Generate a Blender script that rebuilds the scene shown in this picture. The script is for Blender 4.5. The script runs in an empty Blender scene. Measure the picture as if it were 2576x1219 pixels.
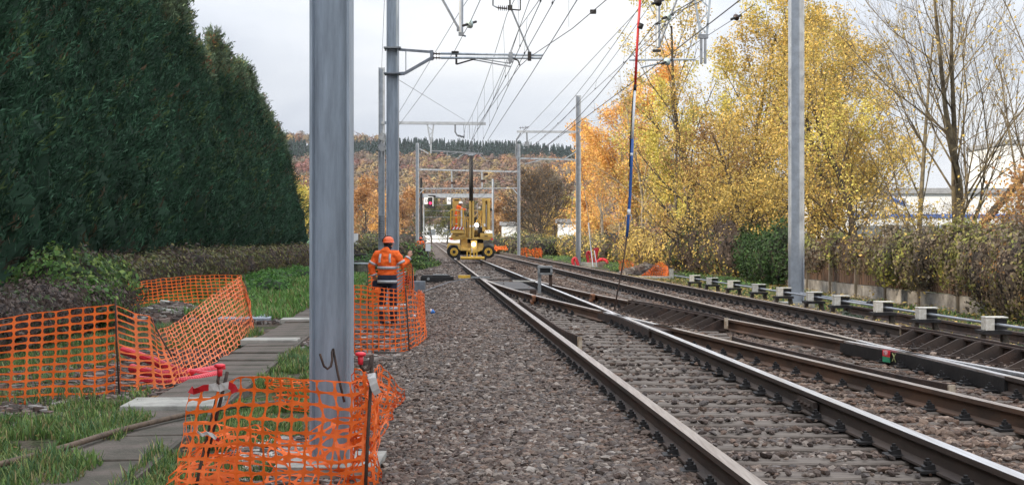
import bpy, math, random
import numpy as np
from mathutils import Vector, Matrix, Euler, noise
R = math.radians
PI = math.pi
rnd = random.Random(7)
RS = np.random.RandomState(11)
scene = bpy.context.scene
COL = scene.collection
# ------------------------------------------------------------------ geometry of the place
F, CX, HY, CZ = 3322.0, 1288.0, 599.0, 1.75      # focal length, centre, horizon (survey sheet units), eye height
DIR = 0.0641                                     # the railway leans this much to the left per metre
def W(u, v, Y): return ((u-CX)/F*Y, Y, CZ-(v-HY)/F*Y)
def XO(off, Y): return off-DIR*Y
def OFF(x, y): return x+DIR*y
def smooth(a, b, x):
    t = min(1, max(0, (x-a)/(b-a))); return t*t*(3-2*t)
RT = 0.44          # top of rail
PROF = [(-40, 0), (-0.75, 0), (-0.3, .06), (0.7, .245), (1.62, .262), (1.72, .222), (3.35, .222), (3.43, .243), (4.4, .235), (5.0, .235), (7.9, .235), (8.9, .10), (10.5, .06), (60, .06)]
def gz(off): return float(np.interp(off, [p[0] for p in PROF], [p[1] for p in PROF]))

# ------------------------------------------------------------------ tagging, building
def tag(o, label=None, cat=None, group=None, kind=None):
    if label: o['label'] = label
    if cat: o['category'] = cat
    if group: o['group'] = group
    if kind: o['kind'] = kind
    return o
def thing(name, loc, label, cat, group=None, rot=0):
    o = bpy.data.objects.new(name, None); COL.objects.link(o)
    o.empty_display_size = .2; o.location = loc; o.rotation_euler = (0, 0, rot)
    return tag(o, label, cat, group)
def kids(o): return [c for c in bpy.data.objects if c.parent == o]
def dup(root, loc, rot=None, label=None, scale=None, kd=None):
    r = root.copy(); COL.objects.link(r); r.location = loc
    if rot is not None: r.rotation_euler = (0, 0, rot)
    if scale: r.scale = (scale,)*3 if not isinstance(scale, tuple) else scale
    if label: r['label'] = label
    for ch in (kids(root) if kd is None else kd):
        c = ch.copy(); COL.objects.link(c); c.parent = r
        if kd is None:
            for g in kids(ch):
                d = g.copy(); COL.objects.link(d); d.parent = c
    return r

class MB:
    def __init__(s): s.v = []; s.f = []; s.m = []
    def add(s, vs, fs, mi=0):
        b = len(s.v); s.v += [tuple(p) for p in vs]
        for f in fs: s.f.append(tuple(i+b for i in f)); s.m.append(mi)
        return s
    def box(s, c, d, rot=None, mi=0):
        M = Euler(rot).to_matrix() if rot else Matrix.Identity(3)
        vs = [Vector(c)+M @ Vector((x*d[0]/2, y*d[1]/2, z*d[2]/2)) for x in (-1, 1) for y in (-1, 1) for z in (-1, 1)]
        return s.add(vs, [(0, 1, 3, 2), (4, 6, 7, 5), (0, 4, 5, 1), (2, 3, 7, 6), (0, 2, 6, 4), (1, 5, 7, 3)], mi)
    def box2(s, a, b, mi=0):
        return s.box([(a[i]+b[i])/2 for i in range(3)], [abs(b[i]-a[i]) for i in range(3)], None, mi)
    def beam(s, p0, p1, w, h, mi=0):
        p0, p1 = Vector(p0), Vector(p1); d = p1-p0; L = d.length
        q = d.to_track_quat('Y', 'Z').to_matrix()
        c = (p0+p1)/2
        vs = [c+q @ Vector((x*w/2, y*L/2, z*h/2)) for x in (-1, 1) for y in (-1, 1) for z in (-1, 1)]
        return s.add(vs, [(0, 1, 3, 2), (4, 6, 7, 5), (0, 4, 5, 1), (2, 3, 7, 6), (0, 2, 6, 4), (1, 5, 7, 3)], mi)
    def tube(s, pts, r, n=8, mi=0, ry=None, up=None, cap=True):
        pts = [Vector(p) for p in pts]; k = len(pts)
        rr = list(r) if hasattr(r, '__len__') else [r]*k
        r2 = rr if ry is None else (list(ry) if hasattr(ry, '__len__') else [ry]*k)
        b = len(s.v); prev = None
        for i, p in enumerate(pts):
            t = (pts[min(i+1, k-1)]-pts[max(i-1, 0)])
            t = t.normalized() if t.length > 1e-9 else Vector((0, 0, 1))
            if up is not None: a = Vector(up)
            elif prev is not None: a = prev
            else: a = Vector((1, 0, 0)) if abs(t.x) < .9 else Vector((0, 1, 0))
            a = (a-t*a.dot(t))
            a = a.normalized() if a.length > 1e-6 else t.orthogonal().normalized()
            prev = a; c = t.cross(a)
            for j in range(n):
                an = 2*PI*j/n
                s.v.append(tuple(p+a*math.cos(an)*rr[i]+c*math.sin(an)*r2[i]))
        for i in range(k-1):
            for j in range(n):
                s.f.append((b+i*n+j, b+i*n+(j+1) % n, b+(i+1)*n+(j+1) % n, b+(i+1)*n+j)); s.m.append(mi)
        if cap:
            s.f.append(tuple(b+j for j in range(n))[::-1]); s.m.append(mi)
            s.f.append(tuple(b+(k-1)*n+j for j in range(n))); s.m.append(mi)
        return s
    def cyl(s, p0, p1, r, n=16, mi=0): return s.tube([p0, p1], r, n, mi)
    def sph(s, c, r, nu=14, nv=9, mi=0, fn=None):
        b = len(s.v); r = (r,)*3 if not hasattr(r, '__len__') else r
        for i in range(nv+1):
            th = PI*i/nv
            for j in range(nu):
                ph = 2*PI*j/nu; d = Vector((math.sin(th)*math.cos(ph), math.sin(th)*math.sin(ph), math.cos(th)))
                k = fn(d) if fn else 1
                s.v.append((c[0]+d.x*r[0]*k, c[1]+d.y*r[1]*k, c[2]+d.z*r[2]*k))
        for i in range(nv):
            for j in range(nu):
                s.f.append((b+i*nu+j, b+(i+1)*nu+j, b+(i+1)*nu+(j+1) % nu, b+i*nu+(j+1) % nu)); s.m.append(mi)
        return s
    def prism(s, poly, y0, y1, mi=0):          # poly in (x,z), extruded along y
        n = len(poly); vs = [(x, y0, z) for x, z in poly]+[(x, y1, z) for x, z in poly]
        fs = [tuple(range(n)), tuple(range(2*n-1, n-1, -1))]+[(i, i+n, (i+1) % n+n, (i+1) % n) for i in range(n)]
        return s.add(vs, fs, mi)
    def prismx(s, poly, x0, x1, mi=0):         # poly in (y,z)
        n = len(poly); vs = [(x0, y, z) for y, z in poly]+[(x1, y, z) for y, z in poly]
        fs = [tuple(range(n)), tuple(range(2*n-1, n-1, -1))]+[(i, i+n, (i+1) % n+n, (i+1) % n) for i in range(n)]
        return s.add(vs, fs, mi)
    def build(s, name, mats, parent=None, world=True, smooth=False, bevel=0, recentre=True):
        if not isinstance(mats, (list, tuple)): mats = [mats]
        vs = s.v; loc = (0, 0, 0)
        if parent is not None:
            if world:
                l = parent.matrix_basis.translation
                p = parent.parent
                if p is not None: l = l+p.matrix_basis.translation
                vs = [(a-l.x, b-l.y, c-l.z) for a, b, c in vs]
        elif recentre and vs:
            A = np.array(vs); loc = (float(A[:, 0].mean()), float(A[:, 1].mean()), float(A[:, 2].min()))
            vs = [tuple(r) for r in (A-np.array(loc))]
        me = bpy.data.meshes.new(name); me.from_pydata(vs, [], s.f)
        for m in mats: me.materials.append(m)
        me.polygons.foreach_set('material_index', s.m)
        if smooth: me.polygons.foreach_set('use_smooth', [True]*len(s.f))
        import bmesh
        bm = bmesh.new(); bm.from_mesh(me); bmesh.ops.recalc_face_normals(bm, faces=bm.faces); bm.to_mesh(me); bm.free()
        me.update()
        o = bpy.data.objects.new(name, me); COL.objects.link(o)
        if parent is not None: o.parent = parent
        else: o.location = loc
        if bevel:
            b = o.modifiers.new('bevel', 'BEVEL'); b.width = bevel; b.segments = 2; b.limit_method = 'ANGLE'
        return o

def npmesh(name, V, Fq, mats, col=None, parent=None, loc=(0, 0, 0), smooth=False, nside=4, mi=None):
    """V (n,3), Fq (m,nside) numpy; col (n,3) per vertex"""
    me = bpy.data.meshes.new(name)
    V = np.ascontiguousarray(V, dtype=np.float32); Fq = np.ascontiguousarray(Fq, dtype=np.int32)
    me.vertices.add(len(V)); me.vertices.foreach_set('co', V.ravel())
    me.loops.add(Fq.size); me.loops.foreach_set('vertex_index', Fq.ravel())
    me.polygons.add(len(Fq)); me.polygons.foreach_set('loop_start', np.arange(0, Fq.size, nside, dtype=np.int32))
    try: me.polygons.foreach_set('loop_total', np.full(len(Fq), nside, dtype=np.int32))
    except Exception: pass
    if not isinstance(mats, (list, tuple)): mats = [mats]
    for m in mats: me.materials.append(m)
    if mi is not None: me.polygons.foreach_set('material_index', np.asarray(mi, dtype=np.int32))
    me.polygons.foreach_set('use_smooth', np.full(len(Fq), smooth))
    me.update(calc_edges=True)
    if col is not None:
        a = me.color_attributes.new('col', 'FLOAT_COLOR', 'POINT')
        c = np.ones((len(V), 4), dtype=np.float32); c[:, :3] = col; a.data.foreach_set('color', c.ravel())
    o = bpy.data.objects.new(name, me); COL.objects.link(o); o.location = loc
    if parent is not None: o.parent = parent
    return o

# ------------------------------------------------------------------ materials
def mat(name, col, rough=.7, metal=0, var=.25, scale=8, bump=0, bscale=None, col2=None, spec=.5, attr=False, transl=0, stretch=None, emit=None, estr=0, rv=0):
    m = bpy.data.materials.new(name); m.use_nodes = True
    nt = m.node_tree; N = nt.nodes; L = nt.links
    b = N['Principled BSDF']; out = N['Material Output']
    b.inputs['Roughness'].default_value = rough; b.inputs['Metallic'].default_value = metal
    b.inputs['Specular IOR Level'].default_value = spec
    tc = N.new('ShaderNodeTexCoord'); vec = tc.outputs['Object']
    if stretch:
        mp = N.new('ShaderNodeMapping'); mp.inputs['Scale'].default_value = stretch; L.new(vec, mp.inputs[0]); vec = mp.outputs[0]
    nz = N.new('ShaderNodeTexNoise'); nz.inputs['Scale'].default_value = scale; nz.inputs['Detail'].default_value = 6
    nz.inputs['Roughness'].default_value = .65; L.new(vec, nz.inputs['Vector'])
    if attr:
        at = N.new('ShaderNodeAttribute'); at.attribute_name = 'col'; src = at.outputs['Color']
        hs = N.new('ShaderNodeHueSaturation'); L.new(src, hs.inputs['Color'])
        mr = N.new('ShaderNodeMapRange'); mr.inputs['From Min'].default_value = .3; mr.inputs['From Max'].default_value = .7
        mr.inputs['To Min'].default_value = 1-var; mr.inputs['To Max'].default_value = 1+var
        oi = N.new('ShaderNodeObjectInfo'); m4 = N.new('ShaderNodeMapRange'); m4.inputs['To Min'].default_value = 1-rv; m4.inputs['To Max'].default_value = 1+rv; L.new(oi.outputs['Random'], m4.inputs[0])
        mu = N.new('ShaderNodeMath'); mu.operation = 'MULTIPLY'; L.new(mr.outputs[0], mu.inputs[0]); L.new(m4.outputs[0], mu.inputs[1])
        L.new(nz.outputs['Fac'], mr.inputs[0]); L.new(mu.outputs[0], hs.inputs['Value']); c = hs.outputs[0]
    else:
        mx = N.new('ShaderNodeMix'); mx.data_type = 'RGBA'
        c2 = col2 if col2 else tuple(x*(1-var) for x in col)
        c1 = col if col2 else tuple(min(1, x*(1+var*.6)) for x in col)
        mx.inputs[6].default_value = (*c1, 1); mx.inputs[7].default_value = (*c2, 1)
        mr = N.new('ShaderNodeMapRange'); mr.inputs['From Min'].default_value = .36; mr.inputs['From Max'].default_value = .64
        L.new(nz.outputs['Fac'], mr.inputs[0]); L.new(mr.outputs[0], mx.inputs[0]); c = mx.outputs[2]
    L.new(c, b.inputs['Base Color'])
    if bump:
        n2 = N.new('ShaderNodeTexNoise'); n2.inputs['Scale'].default_value = bscale or scale*4; n2.inputs['Detail'].default_value = 8
        L.new(vec, n2.inputs['Vector'])
        bp = N.new('ShaderNodeBump'); bp.inputs['Strength'].default_value = bump; bp.inputs['Distance'].default_value = .02
        L.new(n2.outputs['Fac'], bp.inputs['Height']); L.new(bp.outputs[0], b.inputs['Normal'])
    if transl:
        t = N.new('ShaderNodeBsdfTranslucent'); L.new(c, t.inputs['Color'])
        ms = N.new('ShaderNodeMixShader'); ms.inputs[0].default_value = transl
        L.new(b.outputs[0], ms.inputs[1]); L.new(t.outputs[0], ms.inputs[2]); L.new(ms.outputs[0], out.inputs[0])
    if emit:
        b.inputs['Emission Color'].default_value = (*emit, 1); b.inputs['Emission Strength'].default_value = estr
    return m
M = {}
M['galv'] = mat('galvanised_steel', (.33, .38, .44), .5, .3, .24, 12, .1, 60, stretch=(1, 1, .12))
M['galvl'] = mat('light_galvanised_steel', (.37, .40, .44), .45, .3, .2, 4)
M['galvd'] = mat('dull_zinc', (.20, .22, .25), .55, .3, .25, 6)
M['rust'] = mat('rusted_steel', (.085, .05, .035), .8, .1, .4, 9, .3, 60, col2=(.035, .024, .02))
M['rustl'] = mat('light_rust', (.30, .12, .05), .85, 0, .4, 14, .3, 60, col2=(.10, .045, .025))
M['head'] = mat('worn_rail_head', (.46, .40, .35), .38, .6, .3, 4, 0, stretch=(12, .4, 1), col2=(.27, .215, .18))
M['headb'] = mat('polished_rail_head', (.78, .79, .82), .33, .75, .3, 3, 0, col2=(.52, .50, .49), stretch=(14, .35, 1))
M['black'] = mat('greased_iron', (.022, .020, .020), .6, .2, .4, 12, .2)
M['cream'] = mat('flaking_cream_paint', (.55, .47, .36), .7, 0, .2, 16, col2=(.25, .16, .09))
M['wood'] = mat('weathered_timber', (.215, .18, .15), .9, 0, .4, 6, .6, 40, col2=(.095, .075, .062), stretch=(.25, 3, 1))
M['conc'] = mat('old_concrete', (.135, .108, .09), .9, 0, .35, 2.5, .5, 40, col2=(.062, .056, .040))
M['concl'] = mat('pale_concrete', (.36, .35, .31), .85, 0, .3, 4, .3, 50)
M['concw'] = mat('stained_concrete_panel', (.30, .28, .26), .9, 0, .4, 2.5, .3, 30, col2=(.10, .09, .08))
M['white'] = mat('chalky_white_paint', (.72, .70, .64), .7, 0, .15, 20, col2=(.5, .46, .38))
M['whitew'] = mat('white_cladding', (.80, .82, .84), .6, 0, .05, 2)
M['orange'] = mat('orange_plastic', (1.0, .19, .02), .5, 0, .2, 5, transl=.3)
M['oranged'] = mat('faded_orange_plastic', (.93, .22, .05), .5, 0, .25, 5, transl=.35)
M['red'] = mat('red_plastic', (.60, .02, .035), .4, 0, .25, 6)
M['redcap'] = mat('bright_red_plastic', (.80, .03, .05), .35, 0, .15, 10)
M['hv'] = mat('orange_hi_vis_fabric', (1.0, .14, .012), .75, 0, .2, 6, .35, 14)
M['navy'] = mat('navy_fabric', (.012, .014, .03), .9, 0, .3, 6, .4, 18)
M['refl'] = mat('reflective_tape', (.46, .48, .50), .45, .1, .15, 20)
M['skin'] = mat('skin', (.45, .24, .16), .55, 0, .1, 10)
M['hair'] = mat('dark_hair', (.02, .015, .012), .7)
M['helmo'] = mat('orange_helmet_plastic', (.85, .13, .03), .35, 0, .1, 6)
M['helmw'] = mat('white_helmet_plastic', (.8, .8, .78), .35, 0, .05, 6)
M['yellow'] = mat('yellow_machine_paint', (.78, .51, .13), .42, 0, .25, 3, .1, 30, col2=(.55, .34, .09))
M['yelll'] = mat('bright_yellow_paint', (.75, .45, .06), .42, 0, .15, 5)
M['tyre'] = mat('tyre_rubber', (.02, .019, .018), .85, 0, .3, 12, .3)
M['blue'] = mat('blue_insulating_tube', (.02, .09, .32), .4, 0, .1, 5)
M['redt'] = mat('red_insulated_cable', (.55, .02, .02), .4, 0, .1, 5)
M['glass'] = mat('pale_insulator_glass', (.45, .55, .55), .15, 0, .1, 5)
M['brownins'] = mat('brown_porcelain', (.04, .02, .015), .25, 0, .1, 5)
M['wire'] = mat('weathered_copper_wire', (.055, .058, .065), .6, .3, .2, 3)
M['lamp'] = mat('lit_headlamp', (1, .98, .9), .3, emit=(1, .97, .88), estr=9)
M['sigred'] = mat('red_signal_lamp', (.9, .02, .1), .3, emit=(1, .03, .12), estr=1.6)
M['bark'] = mat('tree_bark', (.075, .058, .042), .95, 0, .4, 5, .6, 30)
M['barkg'] = mat('mossy_bark', (.20, .165, .10), .95, 0, .5, 4, .6, 30, col2=(.045, .032, .022))
M['barkp'] = mat('pale_bark', (.28, .24, .19), .9, 0, .4, 5, .3)
M['leaf'] = mat('leaf_colours', (.1, .1, .1), .65, 0, .18, 2, attr=True, transl=.32, spec=.3)
M['conif'] = mat('conifer_sprays', (.1, .1, .1), .75, 0, .5, .8, attr=True, rv=.28, transl=.12, spec=.15)
M['far'] = mat('far_canopy', (.1, .1, .1), .9, 0, .12, .05, attr=True, spec=.1)
M['stone'] = mat('ballast_stone', (.1, .1, .1), .9, 0, .25, 30, attr=True, spec=.25, bump=.25, bscale=90)
M['grass'] = mat('grass_blades', (.1, .1, .1), .6, 0, .2, 3, attr=True, transl=.3, spec=.3)
M['twig'] = mat('dry_twigs', (.10, .07, .055), .95, 0, .4, 4)
M['fence'] = mat('brown_fence_boards', (.15, .085, .055), .9, 0, .5, 2.2, .5, 20, col2=(.05, .034, .026), stretch=(6, 6, .6))
M['grey'] = mat('grey_painted_metal', (.30, .31, .31), .5, .1, .25, 6)
M['dark'] = mat('dark_opening', (.012, .014, .018), .5)
M['winglass'] = mat('window_glass', (.18, .21, .24), .15, 0, .1, 3)
M['bluep'] = mat('blue_painted_steel', (.06, .16, .5), .5)
M['roofg'] = mat('grey_roof', (.30, .31, .33), .7)
M['stripes'] = None
def ground_mat(name, stops, nscale, bump, bs, extra=None):
    m = bpy.data.materials.new(name); m.use_nodes = True
    nt = m.node_tree; N = nt.nodes; L = nt.links; b = N['Principled BSDF']; b.inputs['Roughness'].default_value = .95
    b.inputs['Specular IOR Level'].default_value = .2
    tc = N.new('ShaderNodeTexCoord')
    nz = N.new('ShaderNodeTexNoise'); nz.inputs['Scale'].default_value = nscale; nz.inputs['Detail'].default_value = 10; nz.inputs['Roughness'].default_value = .7
    L.new(tc.outputs['Object'], nz.inputs['Vector'])
    cr = N.new('ShaderNodeValToRGB'); el = cr.color_ramp.elements
    el[0].position = stops[0][0]; el[0].color = (*stops[0][1], 1); el[1].position = stops[-1][0]; el[1].color = (*stops[-1][1], 1)
    for p, c in stops[1:-1]:
        e = el.new(p); e.color = (*c, 1)
    L.new(nz.outputs['Fac'], cr.inputs[0])
    vo = N.new('ShaderNodeTexVoronoi'); vo.inputs['Scale'].default_value = bs; L.new(tc.outputs['Object'], vo.inputs['Vector'])
    mx = N.new('ShaderNodeMix'); mx.data_type = 'RGBA'; mx.blend_type = 'MULTIPLY'; mx.inputs[0].default_value = .8
    sp = N.new('ShaderNodeSeparateColor'); L.new(vo.outputs['Color'], sp.inputs[0])
    m2 = N.new('ShaderNodeMapRange'); m2.inputs['To Min'].default_value = .45; m2.inputs['To Max'].default_value = 1.35; L.new(sp.outputs[0], m2.inputs[0])
    cc = N.new('ShaderNodeCombineColor'); [L.new(m2.outputs[0], cc.inputs[i]) for i in range(3)]
    L.new(cr.outputs[0], mx.inputs[6]); L.new(cc.outputs[0], mx.inputs[7]); L.new(mx.outputs[2], b.inputs['Base Color'])
    bp = N.new('ShaderNodeBump'); bp.inputs['Strength'].default_value = bump; bp.inputs['Distance'].default_value = .04; bp.invert = True
    L.new(vo.outputs['Distance'], bp.inputs['Height']); L.new(bp.outputs[0], b.inputs['Normal'])
    return m
M['ballast'] = ground_mat('ballast_ground', [(.3, (.06, .047, .04)), (.5, (.11, .088, .076)), (.7, (.17, .14, .12))], 1.5, 1.0, 16)
M['soil'] = ground_mat('soil_and_rubble', [(.32, (.035, .05, .018)), (.46, (.06, .075, .03)), (.54, (.085, .07, .05)), (.72, (.15, .13, .11))], .9, .9, 18)
M['meadow'] = ground_mat('hill_floor', [(.3, (.06, .05, .03)), (.7, (.10, .08, .04))], .05, .3, .5)

# ------------------------------------------------------------------ world, sun, camera
SUN_AZ, SUN_EL = R(238), R(25)          # where the sun stands (clockwise from +Y), low, behind the left-hand conifers
w = bpy.data.worlds.new('World'); scene.world = w; w.use_nodes = True
nt = w.node_tree; N = nt.nodes; L = nt.links
bg = N['Background']
sky = N.new('ShaderNodeTexSky'); sky.sky_type = 'NISHITA'; sky.sun_disc = False
sky.sun_elevation = SUN_EL; sky.sun_rotation = SUN_AZ; sky.air_density = 1; sky.dust_density = 1.5; sky.ozone_density = 1.5
tc = N.new('ShaderNodeTexCoord'); mp = N.new('ShaderNodeMapping'); mp.inputs['Scale'].default_value = (1, 1, 3.2)
L.new(tc.outputs['Generated'], mp.inputs[0])
n1 = N.new('ShaderNodeTexNoise'); n1.inputs['Scale'].default_value = 3.2; n1.inputs['Detail'].default_value = 7; n1.inputs['Roughness'].default_value = .52; n1.inputs['Distortion'].default_value = .3
L.new(mp.outputs[0], n1.inputs['Vector'])
cr = N.new('ShaderNodeValToRGB'); e = cr.color_ramp.elements
e[0].position = .34; e[0].color = (6.9, 7.35, 8.3, 1); e[1].position = .66; e[1].color = (10.6, 10.7, 10.9, 1)
x = e.new(.5); x.color = (8.8, 9.15, 9.8, 1)
L.new(n1.outputs['Fac'], cr.inputs[0])
mx = N.new('ShaderNodeMix'); mx.data_type = 'RGBA'; mx.inputs[0].default_value = .9
L.new(sky.outputs[0], mx.inputs[6]); L.new(cr.outputs[0], mx.inputs[7])
sx_ = N.new('ShaderNodeSeparateXYZ'); L.new(tc.outputs['Generated'], sx_.inputs[0])      # an overcast sky is brighter overhead than at the horizon
mz = N.new('ShaderNodeMapRange'); mz.inputs['From Min'].default_value = .12; mz.inputs['From Max'].default_value = .8; mz.inputs['To Min'].default_value = 1; mz.inputs['To Max'].default_value = 2.6
L.new(sx_.outputs[2], mz.inputs[0])
vm = N.new('ShaderNodeVectorMath'); vm.operation = 'SCALE'; L.new(mx.outputs[2], vm.inputs[0]); L.new(mz.outputs[0], vm.inputs['Scale']); L.new(vm.outputs[0], bg.inputs[0])
bg.inputs[1].default_value = .078
sl = bpy.data.lights.new('sun', 'SUN'); sl.energy = 4.2; sl.angle = R(1.5); sl.color = (1, .86, .66)
so = bpy.data.objects.new('sun', sl); COL.objects.link(so)
sd = Vector((math.sin(SUN_AZ)*math.cos(SUN_EL), math.cos(SUN_AZ)*math.cos(SUN_EL), math.sin(SUN_EL)))
so.rotation_euler = (-sd).to_track_quat('-Z', 'Y').to_euler(); so.location = (-20, -10, 30)
cam = bpy.data.cameras.new('camera'); co = bpy.data.objects.new('camera', cam); COL.objects.link(co)
co.location = (0, 0, CZ); co.rotation_euler = (R(90), 0, 0)
cam.sensor_width = 36; cam.lens = 36*F/2576; cam.shift_y = -10.5/2576; cam.clip_end = 5000; cam.clip_start = .1
scene.camera = co
vs = scene.view_settings; vs.view_transform = 'Standard'; vs.look = 'None'; vs.exposure = .35; vs.gamma = 1

# ------------------------------------------------------------------ ground, ballast bed, hill
def sheet(name, xs, ys, fz, m, shear=True, zoff=0):
    X, Yg = np.meshgrid(xs, ys); nx, ny = len(xs), len(ys)
    Z = np.array([[fz(a, b)+zoff for a in xs] for b in ys])
    XX = X-DIR*Yg if shear else X
    V = np.stack([XX, Yg, Z], -1).reshape(-1, 3)
    i = np.arange(nx*ny).reshape(ny, nx)
    Fq = np.stack([i[:-1, :-1], i[:-1, 1:], i[1:, 1:], i[1:, :-1]], -1).reshape(-1, 4)
    return npmesh(name, V, Fq, m, smooth=True)
def hump(off, Y):
    z = .035*noise.noise(Vector((off*.6, Y*.6, 1)))+.02*noise.noise(Vector((off*2, Y*2, 5)))
    return z*(1 if Y < 80 else 0)
def gfun(off, Y):
    z = hump(off, Y)-.01
    if -.9 < off < 9.5: z -= .08*smooth(-.9, -.3, off)*smooth(9.5, 9, off)
    return z
ys = list(np.arange(-40, 60, .5))+list(np.arange(60, 140, 4))+list(np.arange(140, 700, 40))+[800, 1000, 1500, 2500, 4000]
xs = [-3000, -1000, -400, -150, -80, -50, -30]+list(np.arange(-20, 16, .5))+[18, 22, 30, 50, 100, 300, 1000, 3000]
tag(sheet('ground', xs, ys, gfun, M['soil']), kind='structure')
def bfun(off, Y):
    z = gz(off)+.018*noise.noise(Vector((off*1.5, Y*1.5, 3)))+.012*noise.noise(Vector((off*5, Y*5, 9)))
    return z-.03
bx = list(np.arange(-1.0, 9.8, .15)); by = list(np.arange(-10, 60, .2))+list(np.arange(60, 640, 6))
tag(sheet('ballast_bed', bx, by, lambda o, y: bfun(o, y) if -.95 < o < 9.6 else -.1, M['ballast']), kind='structure')

def hillz(x, Y):
    a = x/Y
    top = np.interp(a, [-.4, -.18, -.08, 0, .065, .15, .22, .30, .42], [92, 86, 84, 81, 74, 60, 46, 34, 26])
    t = min(1, max(0, (Y-520)/680))
    return float(top*t**1.2+2.5*noise.noise(Vector((x*.012, Y*.012, 0)))*t)
hy = np.linspace(515, 1260, 50); hx = np.linspace(-.45, .5, 70)
V = np.array([[a*y, y, hillz(a*y, y)-.3] for y in hy for a in hx]); i = np.arange(len(V)).reshape(len(hy), len(hx))
tag(npmesh('hillside', V, np.stack([i[:-1, :-1], i[:-1, 1:], i[1:, 1:], i[1:, :-1]], -1).reshape(-1, 4), M['meadow'], smooth=True), kind='structure')

def rand_unit(n):
    v = RS.normal(size=(n, 3)); return v/np.linalg.norm(v, axis=1)[:, None]
def quads(P, A, B):
    """quads centred at P spanned by A,B"""
    n = len(P); V = np.empty((n, 4, 3)); V[:, 0] = P-A; V[:, 1] = P-B*.6+A*.1; V[:, 2] = P+A; V[:, 3] = P+B*.6+A*.1
    return V.reshape(-1, 3), np.arange(n*4).reshape(n, 4)

# far woods (one mass of canopy)
def far_wood():
    Vs, Fs, Cs = [], [], []; base = 0
    pal_d = [(.25, .15, .09), (.24, .13, .09), (.27, .09, .065), (.18, .12, .10), (.38, .28, .11), (.25, .21, .13), (.20, .14, .11), (.32, .17, .09), (.17, .18, .11), (.25, .10, .085), (.21, .17, .13), (.23, .12, .10)]
    y = 525
    while y < 1215:
        sp = 9.6
        a = -.215
        while a < .36:
            aa = a+rnd.uniform(-.4, .4)*sp/y; yy = y+rnd.uniform(-4, 4); x = aa*yy
            z0 = hillz(x, yy)
            kn = noise.noise(Vector((x*.006, yy*.006, 4)))
            con = (992+40*kn+(aa+.1)*250 < yy < (1180 if aa < -.10 else 1300)) and kn > -.62
            if con:
                h = rnd.uniform(6.5, 10); r = rnd.uniform(1.3, 2.0); n = 60
                t = RS.rand(n)**.7; th = RS.rand(n)*2*PI
                rr = r*(1-t)*(.8+.4*RS.rand(n))
                P = np.stack([x+rr*np.cos(th), yy+rr*np.sin(th), z0+1+t*h], -1)
                A = np.stack([np.cos(th)*.55, np.sin(th)*.55, -np.full(n, .8)], -1)*(.7+.5*RS.rand(n))[:, None]
                B = np.stack([-np.sin(th), np.cos(th), np.zeros(n)], -1)*.7
                c = np.array((.015, .034, .027))*rnd.uniform(.7, 1.4)
                cc = c[None]*(.7+.6*RS.rand(n))[:, None]
            else:
                r = rnd.uniform(4.0, 6.2); h = rnd.uniform(1.0, 1.5); n = 260
                d = rand_unit(n); d[:, 2] = np.abs(d[:, 2])*1.2-.35
                ph = rnd.uniform(0, 99)
                lob = 1+.2*np.sin(d[:, 0]*5+ph)*np.cos(d[:, 1]*4+ph*2)+.12*np.sin(d[:, 2]*9+ph)*np.sin(d[:, 0]*7)
                P = d*np.array((r, r, r*h))*(lob*(.82+.22*RS.rand(n)))[:, None]+np.array((x, yy, z0+5.5+rnd.uniform(-1, 1.5)))
                A = np.cross(d, rand_unit(n))+rand_unit(n)*.22; A /= np.linalg.norm(A, axis=1)[:, None]+1e-6; B = np.cross(d, A)+rand_unit(n)*.2
                s = (.5+.5*RS.rand(n))[:, None]; A = A*s; B = B*s
                kk = noise.noise(Vector((x*.011, yy*.011, 9)))
                i = int((kk*.5+.5)*len(pal_d)+rnd.uniform(-1.9, 1.9)) % len(pal_d)
                c = (np.array(pal_d[i])*.72+np.array((.22, .135, .10))*.28)*rnd.uniform(.62, 1.05)
                cc = c[None]*(.86+.28*RS.rand(n))[:, None]
            v, f = quads(P, A, B); Vs.append(v); Fs.append(f+base); base += len(v); Cs.append(np.repeat(cc, 4, 0))
            a += sp/yy if not con else 4.4/yy
        y += sp*.8
    return tag(npmesh('hillside_wood', np.concatenate(Vs), np.concatenate(Fs), M['far'], np.concatenate(Cs)), 'autumn wood in red, ochre and brown with a band of dark firs covering the far hillside', 'forest', kind='stuff')
far_wood()

# ------------------------------------------------------------------ trees
def tubes_np(segs, col, n=4):
    """segs: list (p0,p1,r0,r1)"""
    S = np.array([[*a, *b, r, q] for a, b, r, q in segs]); P0, P1, r0, r1 = S[:, :3], S[:, 3:6], S[:, 6], S[:, 7]
    d = P1-P0; d /= np.linalg.norm(d, axis=1)[:, None]+1e-9
    a = np.cross(d, np.array((.31, .87, .2))); a /= np.linalg.norm(a, axis=1)[:, None]+1e-9; b = np.cross(d, a)
    m = len(S); V = np.empty((m, 2*n, 3))
    for j in range(n):
        c, s = math.cos(2*PI*j/n), math.sin(2*PI*j/n)
        V[:, j] = P0+(a*c+b*s)*r0[:, None]; V[:, n+j] = P1+(a*c+b*s)*r1[:, None]
    idx = np.arange(m)[:, None]*2*n
    Fs = np.concatenate([idx+np.array([[j, (j+1) % n, n+(j+1) % n, n+j]]) for j in range(n)], 0)
    return V.reshape(-1, 3), Fs
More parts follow.
